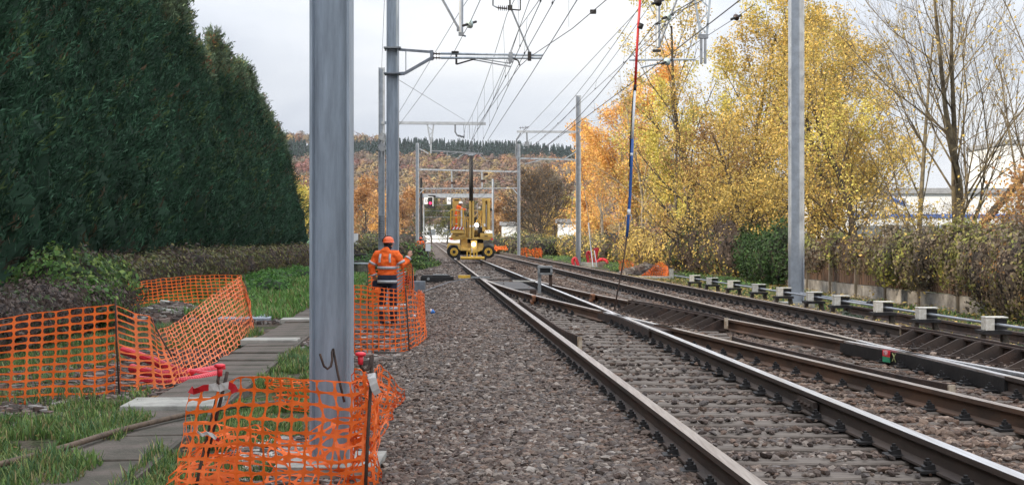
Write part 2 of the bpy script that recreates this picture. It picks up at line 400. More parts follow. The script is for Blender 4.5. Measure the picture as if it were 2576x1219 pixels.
def skeleton(seed, h, r0, levels=4, rmin=.0045, spread=.55, trunk=.25, up=.25, nb=(9, 6, 5, 4), curve=.12, stems=1, lr=.55, low=.15):
    rg = random.Random(seed); segs = []; tips = []
    def grow(p, d, L_, r, lv):
        k = max(3, int(5-lv)); pts = [p]; dirs = [d]
        for i in range(k):
            d = (d+Vector((rg.gauss(0, curve), rg.gauss(0, curve), rg.gauss(0, curve)+up*.22))).normalized()
            p2 = p+d*L_/k; q0 = r*(1-.75*i/k); q1 = r*(1-.75*(i+1)/k)
            segs.append((tuple(p), tuple(p2), max(q0, rmin)*(1 if lv < 1 else .8), max(q1, rmin*.75)*(1 if lv < 1 else .8), lv)); p = p2; pts.append(p); dirs.append(d)
        if lv >= levels-1: tips.append((pts, lv)); return
        n = nb[lv]
        for i in range(n):
            t = (low if lv == 0 else .2)+(1-(low if lv == 0 else .2))*(i+rg.random())/n
            f = t*k; a = min(int(f), k-1); q = pts[a].lerp(pts[a+1], f-a)
            ang = rg.uniform(.5, 1.1)*spread*1.4; az = rg.uniform(0, 2*PI)
            ax = dirs[a].orthogonal().normalized(); ax.rotate(Matrix.Rotation(az, 3, dirs[a])); nd = dirs[a].copy(); nd.rotate(Matrix.Rotation(ang, 3, ax))
            grow(q, nd, L_*lr*(1.15-.55*t)*rg.uniform(.8, 1.2), r*(1-.75*t)*.55, lv+1)
    for s in range(stems):
        d = Vector((rg.gauss(0, .25), rg.gauss(0, .25), 1)).normalized() if stems > 1 else Vector((rg.gauss(0, .05), rg.gauss(0, .05), 1)).normalized()
        grow(Vector((rg.gauss(0, .15)*(stems > 1), rg.gauss(0, .15)*(stems > 1), -.1)), d, h*rg.uniform(.85, 1)/(1 if trunk else 1), r0, 0)
    return segs, tips
def leaf_cloud(tips, n, size, pal, seed, spread=.25, gap=-.16):
    rs = np.random.RandomState(seed); pts = []
    for pl, lv in tips:
        for a, b in zip(pl[:-1], pl[1:]): pts.append((*a, *b))
    S = np.array(pts); k = rs.randint(0, len(S), n); t = rs.rand(n)[:, None]
    P = S[k, :3]*(1-t)+S[k, 3:]*t+rs.normal(size=(n, 3))*spread
    A = rs.normal(size=(n, 3)); A /= np.linalg.norm(A, axis=1)[:, None]; B = np.cross(A, rs.normal(size=(n, 3))); B /= np.linalg.norm(B, axis=1)[:, None]
    s = (size*(.6+.8*rs.rand(n)))[:, None]
    if gap > -1:
        gn = np.array([noise.noise(Vector(p_)*.75+Vector((seed, 0, 0)))+.6*noise.noise(Vector(p_)*1.9+Vector((0, seed, 0))) for p_ in P]); ok = gn > gap
        P, A, B, s, k, t = P[ok], A[ok], B[ok], s[ok], k[ok], t[ok]; n = len(P)
    v, f = quads(P, A*s, B*s)
    pal = np.array(pal)
    ci = (np.array([noise.noise(Vector(p)*.45)*.9+.5 for p in S[k, :3]])+rs.normal(size=n)*.16)
    ci = np.clip(ci, 0, .999)*len(pal); c = pal[ci.astype(int)]*(.84+.32*rs.rand(n))[:, None]
    return v, f, np.repeat(c, 4, 0)
def tree(name, label, cat, loc, seed, h, r0, pal, nleaf, lsize, bark, group=None, sx=1, lspread=.25, **kw):
    segs, tips = skeleton(seed, h, r0, **kw)
    t = thing(name, loc, label, cat, group)
    t.scale = (sx, sx, 1)
    tr = [(a, b, c, d) for a, b, c, d, lv in segs if lv <= 0]; br = [(a, b, c, d) for a, b, c, d, lv in segs if lv > 0]
    v, f = tubes_np(tr, None, 8); npmesh('trunk', v, f, bark, parent=t, smooth=True)
    v, f = tubes_np(br, None, 3); npmesh('branches', v, f, bark, parent=t)
    if nleaf:
        v, f, c = leaf_cloud(tips, nleaf, lsize, pal, seed, lspread); npmesh('crown', v, f, M['leaf'], c, parent=t)
    return t
GOLD = [(.74, .44, .14), (.80, .50, .14), (.68, .36, .13), (.80, .54, .16), (.60, .33, .13)]
YEL = [(.62, .54, .13), (.72, .61, .16), (.54, .50, .13), (.76, .58, .15), (.46, .42, .12)]
OLV = [(.56, .41, .12), (.45, .34, .11), (.64, .45, .12), (.38, .30, .10), (.70, .48, .13), (.54, .43, .13), (.46, .31, .12)]
ORG = [(.42, .22, .09), (.48, .27, .11), (.36, .19, .09), (.52, .32, .13)]
BRN = [(.26, .15, .06), (.32, .19, .07), (.20, .12, .06)]
def TX(x, Y, z=0): return ((x-CX)/F*Y, Y, z)
tree('birch_tree', 'pinkish gold tree between the apricot tree and the lemon green tree', 'tree', TX(1630, 86), 9, 10.6, .14, GOLD+OLV[:2], 19500, 0.074, M['barkp'], lspread=.28, nb=(16, 7, 4, 3), spread=.6, low=.05, lr=.42, up=.45)
tree('birch_tree', 'slender pinkish gold tree, furthest of the row behind the right-hand fence', 'tree', TX(1515, 104), 3, 10.2, .14, GOLD, 15795, 0.079, M['barkp'], lspread=.25, nb=(15, 6, 4, 3), spread=.5, low=.08, lr=.40, up=.5)
tree('birch_tree', 'bright apricot gold tree just right of the slim right-hand mast', 'tree', TX(1580, 92), 5, 13.2, .16, GOLD, 26325, 0.075, M['barkp'], lspread=.28, nb=(16, 7, 4, 3), spread=.55, low=.05, lr=.40, up=.5)
tree('maple_tree', 'lemon green tree in the middle of the yellow row, lower than its neighbours', 'tree', TX(1690, 76), 8, 10.2, .17, YEL, 26325, 0.066, M['bark'], lspread=.24, nb=(14, 6, 5, 3), spread=.6, low=.05, lr=.45, up=.4)
tree('maple_tree', 'tall thin-crowned yellow tree whose top passes behind the overhead wires', 'tree', TX(1812, 68), 17, 13.6, .2, YEL+OLV, 21937, 0.062, M['bark'], lspread=.22, nb=(16, 7, 5, 3), spread=.48, low=.08, lr=.40, up=.6, stems=2)
tree('maple_tree', 'tall sparse yellow tree just left of the big right-hand mast', 'tree', TX(1915, 62), 14, 13.2, .18, YEL[:3]+OLV, 21937, 0.059, M['bark'], lspread=.22, nb=(16, 7, 5, 3), spread=.46, low=.08, lr=.40, up=.6)
tree('maple_tree', 'broad golden olive tree directly behind the big right-hand mast', 'tree', TX(1985, 57), 22, 11.6, .2, OLV, 29835, 0.056, M['bark'], lspread=.2, nb=(15, 7, 5, 3), spread=.58, low=.05, lr=.45, up=.45, stems=2)
tree('maple_tree', 'airy yellow tree to the right of the big mast, its crown thinning towards the top', 'tree', TX(2085, 52), 35, 10.9, .19, OLV+YEL[:2], 25447, 0.051, M['bark'], lspread=.2, nb=(15, 7, 5, 3), spread=.52, low=.05, lr=.44, up=.5)
tree('maple_tree', 'outermost yellow olive tree of the row, with pale gaps on its right side', 'tree', TX(2165, 47), 36, 7.6, .15, OLV+YEL[:2], 17550, 0.046, M['bark'], lspread=.2, nb=(14, 7, 5, 3), spread=.65, low=.05, lr=.48, up=.35)
tree('hazel_tree', 'low brown gold thicket-like tree close to the fence left of the ivy bush', 'tree', TX(1775, 62), 55, 6.8, .12, OLV+BRN[:1], 22815, 0.056, M['bark'], lspread=.22, nb=(13, 6, 5, 3), spread=.75, low=.03, stems=3, lr=.5)
tree('hazel_tree', 'brown gold thicket-like tree behind the ivy bush left of the big mast', 'tree', TX(1905, 55), 56, 7.2, .12, OLV+BRN[:1], 24570, 0.052, M['bark'], lspread=.22, nb=(13, 6, 5, 3), spread=.75, low=.03, stems=3, lr=.5)
tree('hazel_tree', 'yellow brown thicket-like tree at the foot of the airy yellow tree right of the mast', 'tree', TX(2120, 49), 57, 5.4, .1, OLV+BRN[:1], 17550, 0.046, M['bark'], lspread=.22, nb=(13, 6, 5, 3), spread=.8, low=.03, stems=3, lr=.5)
tree('bare_tree', 'thin bare tree reaching above the yellow crowns left of the hanging pole', 'tree', TX(1625, 82), 61, 12.0, .13, None, 0, 0, M['barkp'], nb=(16, 7, 5, 3), spread=.55, low=.3, lr=.38, up=.5)
tree('bare_tree', 'low bare twiggy tree left of the apricot tree, over the slim mast', 'tree', TX(1560, 88), 63, 9.0, .10, None, 0, 0, M['barkp'], nb=(14, 7, 5, 3), spread=.7, low=.3, lr=.45, up=.35)
tree('ash_tree', 'big nearly leafless tree with mossy trunk and steep bare limbs at the right', 'tree', TX(2415, 37), 77, 10.0, .135, OLV[:3], 1800, .045, M['barkg'], lspread=.12, nb=(13, 9, 7, 5), spread=.58, low=.10, lr=.54, up=.5, stems=2, sx=.9)
tree('ash_tree', 'bare twiggy tree cut off by the right edge of the view', 'tree', TX(2600, 35), 92, 9.5, .14, OLV[:3], 900, .045, M['barkg'], lspread=.1, nb=(11, 8, 6, 4), spread=.5, low=.15, lr=.50, up=.5)
tree('ash_tree', 'slim bare tree between the yellow row and the mossy bare tree', 'tree', TX(2300, 42), 95, 8.6, .10, OLV[:3], 1500, .05, M['barkg'], lspread=.12, nb=(12, 8, 6, 4), spread=.55, low=.12, lr=.46, up=.5)
tree('hawthorn_shrub', 'sparse shrub with small yellow leaves in front of the white works building', 'shrub', TX(2290, 38), 120, 2.5, .06, OLV, 2000, .05, M['barkg'], lspread=.15, nb=(12, 7, 6, 3), spread=.85, low=.03, lr=.62, stems=4)
tree('hawthorn_shrub', 'sparse yellow leaved shrub at the foot of the mossy bare tree', 'shrub', TX(2440, 33), 121, 2.3, .05, OLV, 1500, .045, M['barkg'], lspread=.15, nb=(12, 7, 6, 3), spread=.85, low=.03, lr=.62, stems=4)
m = MB(); m.tube([W(2425, 622, 36), W(2455, 585, 36), W(2500, 530, 35.8), W(2545, 478, 35.5), W(2620, 400, 35)], [.13, .12, .11, .10, .08], 9)
tag(m.build('leaning_trunk', M['bark'], smooth=True), 'thick leaning trunk slanting up to the right edge beside the mossy bare tree', 'tree trunk')
tree('beech_tree', 'low coppery leaved tree behind the hedge at the far right edge', 'tree', TX(2585, 32), 101, 3.0, .08, ORG, 4200, .045, M['barkg'], lspread=.15, nb=(10, 6, 5, 3), spread=.8, low=.1, lr=.55, stems=2)
tree('hornbeam_tree', 'round brown tree with fanned bare branches beyond the far right-hand gantry post', 'tree', TX(1357, 150, .3), 111, 7.6, .3, BRN, 3600, .09, M['bark'], lspread=.12, rmin=.028, nb=(24, 11, 7, 4), spread=.72, low=.08, lr=.68, up=.42)
k = 0
for (x, Y, h, pal, lab) in [(925, 230, 10.5, ORG, 'orange tree just left of the tall grey mast with the cantilever'), (968, 260, 9, GOLD, 'small golden tree behind the helmeted worker'), (1022, 240, 9.5, ORG, 'rust orange tree between the grey masts and the black pole'),
                            (762, 200, 8.5, YEL, 'pale yellow tree beyond the end of the tall conifer row'), (745, 240, 12, ORG, 'brown tree peeping out past the last conifer'), (1440, 210, 7.5, YEL+ORG, 'yellow green tree behind the foot of the slim right-hand mast'),
                            (1275, 240, 8.5, BRN+ORG, 'brown leaved tree just right of the yellow machine'), (1400, 260, 8, OLV, 'small olive tree beside the round brown tree'), (1085, 330, 10, [(.08, .10, .04), (.12, .12, .05)], 'dark green tree seen through the signal gantry'),
                            (1125, 330, 9, [(.10, .12, .05), (.2, .2, .06)], 'green tree behind the worker basket, under the signal gantry'), (1200, 340, 10, [(.1, .11, .05), (.2, .14, .06)], 'mixed green tree behind the machine and gantry'), (1510, 190, 8, GOLD, 'gold tree low behind the slim right-hand mast')]:
    k += 1
    tree('autumn_tree', lab, 'tree', TX(x, Y), 200+k, h, .2, pal, 6500, .18, M['bark'], 'small trees beyond the railway', lspread=.4, nb=(12, 6, 4, 3), spread=.75, low=.1, lr=.5)

# conifers: tall hedge-like row on the left
def conifer(seed, h, rad):
    rs = np.random.RandomState(seed); nc = 1500; nb_ = 15; n = nc*nb_
    def prof(t): return np.clip(np.minimum(1.0, ((1-t)*1.4)**.95+.012), 0, 1)*(.86+.14*np.minimum(1, t*6))
    def lobf(th, z): return 1+.17*np.sin(th*3+seed+z*.12)+.17*np.sin(th*7-z*.25+seed*2)+.09*np.sin(z*2.4+th*4)+.07*np.sin(z*5.3-th*9)
    t = rs.rand(nc)**.85; th = rs.rand(nc)*2*PI; z = .35+t*(h-.3)
    r0 = rad*prof(t)*lobf(th, z)*(.76+.36*rs.rand(nc)**1.5)
    C0 = np.stack([r0*np.cos(th), r0*np.sin(th), z], -1); o = np.stack([np.cos(th), np.sin(th), np.zeros(nc)], -1)
    D0 = o*(.35+.5*rs.rand(nc))[:, None]+np.array((0, 0, 1.0))+rs.normal(size=(nc, 3))*.18; D0 /= np.linalg.norm(D0, axis=1)[:, None]
    sz = .8+1.0*rs.rand(nc)
    C = np.repeat(C0, nb_, 0); D = np.repeat(D0, nb_, 0); O = np.repeat(o, nb_, 0); SZ = np.repeat(sz, nb_); u = rs.rand(n)
    P = C+D*(u*.42*SZ)[:, None]+rs.normal(size=(n, 3))*(.085*SZ*(1.1-u))[:, None]
    ax = D+rs.normal(size=(n, 3))*.42+O*.1; ax /= np.linalg.norm(ax, axis=1)[:, None]
    sd_ = np.cross(ax, O+rs.normal(size=(n, 3))*.8); sd_ /= np.linalg.norm(sd_, axis=1)[:, None]
    v, f = quads(P, ax*(.095*(.6+.8*rs.rand(n)))[:, None], sd_*(.032*(.7+.6*rs.rand(n)))[:, None])
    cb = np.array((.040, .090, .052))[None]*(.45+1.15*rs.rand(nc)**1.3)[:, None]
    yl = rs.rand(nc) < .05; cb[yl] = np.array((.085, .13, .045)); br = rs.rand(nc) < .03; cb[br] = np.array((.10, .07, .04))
    top = t > .84; cb[top] *= 1.6; cb[top, 0] *= 1.6  # low sun on the tips is put into the colour: crown tops lighter, yellower
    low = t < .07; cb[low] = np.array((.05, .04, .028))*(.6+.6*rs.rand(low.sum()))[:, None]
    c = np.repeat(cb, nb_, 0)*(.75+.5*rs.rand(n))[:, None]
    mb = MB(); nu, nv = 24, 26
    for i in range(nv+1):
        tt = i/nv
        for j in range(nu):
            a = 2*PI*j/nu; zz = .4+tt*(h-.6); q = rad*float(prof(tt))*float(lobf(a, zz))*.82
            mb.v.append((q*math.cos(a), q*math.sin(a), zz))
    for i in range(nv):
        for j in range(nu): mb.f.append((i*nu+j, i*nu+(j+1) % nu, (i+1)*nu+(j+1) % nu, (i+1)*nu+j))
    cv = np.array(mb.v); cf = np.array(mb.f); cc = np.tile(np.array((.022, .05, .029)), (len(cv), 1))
    return np.concatenate([v, cv]), np.concatenate([f, cf+len(v)]), np.concatenate([np.repeat(c, 4, 0), cc])
protos = []
for sidx, (h, r) in enumerate([(11.4, 1.5), (10.6, 1.45), (12.0, 1.6), (9.4, 1.4)]):
    protos.append((conifer(sidx*7+3, h, r), h))
conif_lab = 'tall dark green conifer standing shoulder to shoulder in the row on the left'
def mk_con(pi, loc, label, sc, rz):
    t = thing('conifer_tree', loc, label, 'conifer', 'tall conifers in the left-hand row', rz); t.scale = (sc[0], sc[0], sc[1])
    if 'o' not in proto_obj[pi]:
        V, Fq, C = protos[pi][0]
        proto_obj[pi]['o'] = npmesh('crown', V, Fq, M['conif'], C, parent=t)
        m = MB(); m.tube([(0, 0, -.1), (.03, 0, 2), (0, .04, 6)], [.17, .13, .07], 8); proto_obj[pi]['t'] = m.build('trunk', M['bark'], t, world=False, smooth=True)
    else:
        for kx in ('o', 't'):
            c = proto_obj[pi][kx].copy(); COL.objects.link(c); c.parent = t
    return t
proto_obj = [{}, {}, {}, {}]
Y = -14.0; n = 0  # row starts behind the camera; unseen near trees added to shade the foreground
while Y < 97:
    hsc = float(np.interp(Y, [0, 50, 58, 63, 66, 70, 80, 92, 97, 100], [1.10, 1.05, .99, .91, .95, 1.08, .96, .87, .80, .72]))
    off = -10.9+rnd.uniform(-.2, .2)
    pi = rnd.randrange(3)
    hh = 11.3/protos[pi][1]*hsc*rnd.uniform(.94, 1.07)
    lab = conif_lab
    if Y > 94.8: lab = 'last and lowest conifer at the far end of the left-hand row'
    elif 69 < Y < 70.8: lab = 'conifer with a pale sunlit spire standing above the notch in the left-hand row'
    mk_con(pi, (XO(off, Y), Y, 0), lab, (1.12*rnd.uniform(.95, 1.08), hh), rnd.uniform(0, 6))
    Y += 1.75

# ------------------------------------------------------------------ leafy masses (bushes, brambles)
def leafmass(parent_name, label, cat, blobs, pal, n, size, twigs=60, group=None, core=(.03, .025, .02), twcol='twig', droop=.3, coreon=True):
    """blobs: list of (centre xyz, radii xyz)"""
    c0 = Vector(blobs[0][0]); base = (c0.x, c0.y, 0)
    t = thing(parent_name, base, label, cat, group)
    vol = np.array([b[1][0]*b[1][2]+b[1][1]*b[1][2] for b in blobs]); vol = vol/vol.sum()
    k = RS.choice(len(blobs), n, p=vol); Cn = np.array([b[0] for b in blobs])[k]; Rn = np.array([b[1] for b in blobs])[k]
    d = rand_unit(n); ph = k*1.7
    lob = 1+.13*np.sin(d[:, 0]*6+ph)*np.sin(d[:, 2]*5+ph)+.1*np.sin(d[:, 1]*11+d[:, 2]*7+ph)
    P = Cn+d*Rn*(lob*(.8+.28*RS.rand(n)))[:, None]
    P = P-np.array(base); ok = P[:, 2] > .02; P = P[ok]; d = d[ok]; n = len(P)
    A = rand_unit(n)+np.array((0, 0, -droop)); A -= d*(A*d).sum(1)[:, None]*.6; A /= np.linalg.norm(A, axis=1)[:, None]
    B = np.cross(A, d+rand_unit(n)*.6); B /= np.linalg.norm(B, axis=1)[:, None]
    s = (size*(.55+.9*RS.rand(n)))[:, None]
    v, f = quads(P, A*s, B*s)
    pal = np.array(pal); nn = np.array([noise.noise(Vector(p)*1.1+Vector(base)) for p in P])*.9+.5+RS.normal(size=n)*.17
    c = pal[(np.clip(nn, 0, .999)*len(pal)).astype(int)]*(.65+.7*RS.rand(n))[:, None]
    npmesh('foliage', v, f, M['leaf'], np.repeat(c, 4, 0), parent=t)
    segs = []
    for i in range(twigs):
        b = blobs[rnd.randrange(len(blobs))]; dd = Vector(rand_unit(1)[0]); dd.z = abs(dd.z)
        p = Vector((b[0][0]+dd.x*b[1][0]*.5, b[0][1]+dd.y*b[1][1]*.5, max(0, b[0][2]-b[1][2]*.7)))-Vector(base)
        q = Vector((b[0][0]+dd.x*b[1][0]*1.05, b[0][1]+dd.y*b[1][1]*1.05, b[0][2]+dd.z*b[1][2]*1.08))-Vector(base)
        m_ = (p+q)/2+Vector((rnd.uniform(-.2, .2), rnd.uniform(-.2, .2), rnd.uniform(0, .3)))
        q2 = q+Vector((dd.x*.1, dd.y*.1, -rnd.uniform(.0, .3)))
        for a, b2, r in ((p, m_, .012), (m_, q, .008), (q, q2, .005)): segs.append((tuple(a), tuple(b2), r, r*.7))
    if segs:
        v, f = tubes_np(segs, None, 3); npmesh('stems', v, f, M[twcol], parent=t)
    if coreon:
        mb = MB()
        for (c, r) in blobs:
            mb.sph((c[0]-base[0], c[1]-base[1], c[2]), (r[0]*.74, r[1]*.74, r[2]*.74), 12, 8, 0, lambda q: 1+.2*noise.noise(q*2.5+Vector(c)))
        me = mb.build('shaded_core', mat('bush_shade', core, .98, 0, .5, 6, .8, 25), t, world=False, smooth=False)  # solid core stops see-through; shade inside the bush is put into its dark colour
    return t
IVY = [(.09, .18, .05), (.13, .25, .06), (.07, .13, .04), (.20, .28, .07), (.055, .10, .035)]
BRM = [(.10, .125, .045), (.14, .155, .055), (.16, .14, .06), (.08, .09, .04), (.21, .20, .07), (.13, .09, .06)]
DEAD = [(.10, .075, .065), (.14, .105, .085), (.07, .055, .05), (.11, .085, .075), (.08, .11, .05)]
VINE = [(.30, .29, .07), (.20, .22, .06), (.14, .15, .05), (.15, .12, .08), (.24, .22, .08), (.19, .16, .12), (.12, .10, .075), (.17, .13, .09), (.10, .085, .065)]
def hedge(y0, y1, off, h, wdt, step, hn=.12, lift=0):
    bl = []; y = y0
    while y < y1:
        hh = h*(1+rnd.uniform(-hn, hn)); bl.append(((XO(off, y)+rnd.uniform(-.2, .2), y, lift+(hh-lift)*.48), (wdt*rnd.uniform(.85, 1.15), step*.85, (hh-lift)*.55))); y += step
    return bl
leafmass('bramble_hedge', 'low dead-brown bramble tangle behind the orange netting at the left edge', 'bramble', hedge(17.5, 27, -6.75, .95, .95, 1.2), DEAD, 13000, .042, 700, core=(.025, .018, .016))
leafmass('ivy_mound', 'bright green ivy mound arching up behind the left orange netting', 'bush', [((XO(-7.2, 26.4), 26.4, .78), (1.0, 1.2, .72)), ((XO(-7.3, 28.4), 28.4, .65), (1.0, 1.2, .72)), ((XO(-6.6, 25), 25, .5), (.8, .9, .5))], IVY, 9000, .055, 120)
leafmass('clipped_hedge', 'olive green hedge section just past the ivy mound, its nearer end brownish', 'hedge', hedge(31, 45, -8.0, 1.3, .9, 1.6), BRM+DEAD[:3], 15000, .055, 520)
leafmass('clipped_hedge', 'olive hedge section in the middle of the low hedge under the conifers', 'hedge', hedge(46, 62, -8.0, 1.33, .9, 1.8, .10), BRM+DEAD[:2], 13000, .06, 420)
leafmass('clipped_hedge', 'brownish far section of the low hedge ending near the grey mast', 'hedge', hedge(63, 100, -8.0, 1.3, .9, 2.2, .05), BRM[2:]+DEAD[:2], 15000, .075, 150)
leafmass('weed_patch', 'fresh green nettles growing tall in front of the low hedge', 'weeds', [((XO(-5.9+rnd.uniform(-.7, 1), y), y, .08), (.8, .9, rnd.uniform(.25, .5))) for y in np.arange(35, 62, 1.3)], [(.06, .16, .03), (.09, .22, .04), (.05, .13, .03), (.12, .24, .05)], 16000, .05, 0, core=(.02, .04, .012))
for i, (x, Y, s, pal, lab) in enumerate([(905, 62, .75, [(.07, .15, .035), (.05, .1, .03)], 'green weeds beside the small grey bin'), (935, 85, 1.3, BRM, 'brownish green bush left of the worker'), (1015, 95, 1.1, BRM+IVY, 'green bush right of the grey cantilever mast'), (1035, 80, .55, IVY, 'low weeds between the worker and the far orange netting'),
                                          (1283, 130, 1.9, BRM+OLV[:2], 'olive bush in front of the small white gable wall'), (1405, 125, 1.8, BRM+OLV[:2], 'olive bush under the round brown tree'), (1345, 122, 1.5, BRM, 'low green brown bush left of the round brown tree foot'),
                                          (1075, 72, .4, IVY, 'tiny weed clump on the ballast shoulder'), (905, 110, 1.6, BRM, 'tall brown green scrub left of the masts'), (985, 125, 1.9, DEAD+ORG[:1], 'brown scrub behind the worker')]):
    p = TX(x, Y); leafmass('roadside_bush', lab, 'bush', [((p[0]+j*s*.9, Y+rnd.uniform(-1, 1), s*.4), (s*1.1, s, s*rnd.uniform(.7, 1))) for j in (-1, 0, 1)], pal, 2600, .06 if s < 1 else .1, 30)

# fence on the right with vines
def fence_right():
    t = thing('boundary_fence', (XO(12.7, 45), 45, 0), 'long brown board fence on grey concrete base panels along the right-hand side of the railway', 'fence')
    b = MB(); c = MB()
    y = 24.0
    fs = 0
    while y < 118:
        y2 = y+2.5; x1, x2 = XO(12.7, y), XO(12.7, y2)
        c.beam((x1, y+.07, .17), (x2, y2-.07, .17), .06, .42)
        p = MB(); p.box((x1-.02, y, .85), (.12, .12, 1.75)); p.build('fence_post', M['conc'], t)
        yy = y+.1
        while yy < y2-.05:
            h = 1.32*(1+rnd.uniform(-.06, .06)) if not (yy < 60 and rnd.random() < .08) else .7
            b.box((XO(12.7, yy)+.03, yy, .40+h/2), (.025, .13, h), (rnd.uniform(-.02, .02), 0, -DIR)); yy += .155
        y = y2
    b.build('fence_boards', M['fence'], t); c.build('concrete_base_panels', M['concw'], t)
fence_right()
leafmass('vine_tangle', 'yellow green creeper spilling over the fence right of the big mast', 'creeper', hedge(30.5, 37, 12.75, 1.95, .5, 1.0, .14, .55), VINE, 15000, .045, 300, core=(.045, .035, .025), droop=.7)
leafmass('vine_tangle', 'thick brown and yellow creeper on the fence at the right edge of the view', 'creeper', hedge(21.5, 30.2, 12.5, 1.95, .6, 1.0, .16, .12), VINE[1:]+[(.2, .11, .04)], 22000, .042, 420, core=(.045, .035, .03), droop=.7)
leafmass('vine_tangle', 'loose yellow creeper with gaps hanging on the fence behind the big mast', 'creeper', hedge(38.5, 46, 12.8, 1.75, .35, 1.6, .15, .7), VINE, 6500, .05, 300, core=(.05, .035, .03), droop=.7, coreon=False)
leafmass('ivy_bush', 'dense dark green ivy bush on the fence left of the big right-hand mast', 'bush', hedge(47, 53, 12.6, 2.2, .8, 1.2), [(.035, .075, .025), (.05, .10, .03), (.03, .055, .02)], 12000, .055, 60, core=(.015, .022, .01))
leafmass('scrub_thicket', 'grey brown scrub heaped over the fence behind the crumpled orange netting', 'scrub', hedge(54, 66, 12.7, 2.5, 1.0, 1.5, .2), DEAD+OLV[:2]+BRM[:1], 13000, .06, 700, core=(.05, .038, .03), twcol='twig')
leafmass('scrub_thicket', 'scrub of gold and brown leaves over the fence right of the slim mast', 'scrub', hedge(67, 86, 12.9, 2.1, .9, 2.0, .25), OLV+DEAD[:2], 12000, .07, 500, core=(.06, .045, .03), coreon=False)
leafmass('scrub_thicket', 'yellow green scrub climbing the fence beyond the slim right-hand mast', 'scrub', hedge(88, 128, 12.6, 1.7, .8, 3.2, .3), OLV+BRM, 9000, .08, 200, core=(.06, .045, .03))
leafmass('weed_strip', 'low green weeds growing at the foot of the fence beyond the red ducts', 'weeds', [((XO(11.3+rnd.uniform(-.8, .8), y), y, .02), (.7, 1.4, rnd.uniform(.12, .32))) for y in np.arange(46, 118, 2.0)], IVY+[(.10, .16, .05)], 15000, .05, 0, core=(.03, .05, .015))
leafmass('conifer_sprig', 'small grey green fir sprig beside the rod run pedestal', 'plant', [((XO(8.35, 24.6)-.55, 24.3, .2), (.28, .3, .16))], [(.06, .085, .05), (.08, .10, .07)], 1200, .03, 0)

# ------------------------------------------------------------------ buildings behind
def bldg(label, x0, x1, Y, y_top, depth, mats, parts):
    xa, xb = (x0-CX)/F*Y, (x1-CX)/F*Y; h = CZ-(y_top-HY)/F*Y
    t = thing('industrial_building', ((xa+xb)/2, Y, 0), label, 'building'); m = MB(); m.box2((xa, Y, -.2), (xb, Y+depth, h)); m.build('walls', mats, t)
    r = MB(); r.box2((xa-.3, Y-.3, h), (xb+.3, Y+depth+.3, h+.5)); r.build('roof', M['roofg'], t)
    parts(t, xa, xb, h, Y); return t
def p1(t, xa, xb, h, Y):
    for i in range(4):
        m = MB(); cx = xa+(i+.6)*(xb-xa)/4.5; m.box2((cx-1.3, Y-.12, h*.45), (cx+1.3, Y-.02, h*.78)); m.build('window', M['winglass'], t)
    m = MB(); m.box2((xa, Y-.06, h*.22), (xb, Y-.02, h*.26)); m.build('wall_joint', M['grey'], t)
bldg('long low white building at the end of the tracks under the signal gantry', 1062, 1240, 500, 567, 20, M['whitew'], p1)
def p2(t, xa, xb, h, Y):
    m = MB(); m.box2((xa, Y-.1, h*.62), (xb, Y-.02, h*.68)); m.build('blue_band', M['bluep'], t)
    for i in range(6):
        m = MB(); cx = xa+(i+.7)*(xb-xa)/6.5; m.box2((cx-1.2, Y-.12, h*.3), (cx+1.2, Y-.02, h*.5)); m.build('window', M['winglass'], t)
    m = MB(); m.beam((xa+3, Y-.3, h-.1), (xa+5.2, Y-.3, h*.84), .2, .28); m.build('blue_conveyor_beam', M['bluep'], t)
bldg('wide white works building with a blue band seen through the trees on the right', 2130, 2640, 120, 487, 25, M['whitew'], p2)
bldg('tall white silo-like block cut off by the right edge of the view', 2537, 2680, 160, 362, 14, M['whitew'], lambda t, xa, xb, h, Y: MB().box2((xa+1, Y-.1, 3), (xb-1, Y-.02, 3.3)).build('wall_joint', M['grey'], t))
bldg('small white gable wall right of the yellow machine behind bushes', 1262, 1300, 190, 566, 8, M['whitew'], lambda t, xa, xb, h, Y: MB().box2((xa+.5, Y-.1, .5), (xa+1.1, Y-.02, 2)).build('door', M['grey'], t))
bldg('white shed wall glimpsed left of the slim right-hand mast', 1408, 1450, 175, 560, 8, M['whitew'], lambda t, xa, xb, h, Y: MB().box2((xa+1.5, Y-.1, .5), (xa+2.3, Y-.02, 2.2)).build('door', M['grey'], t))

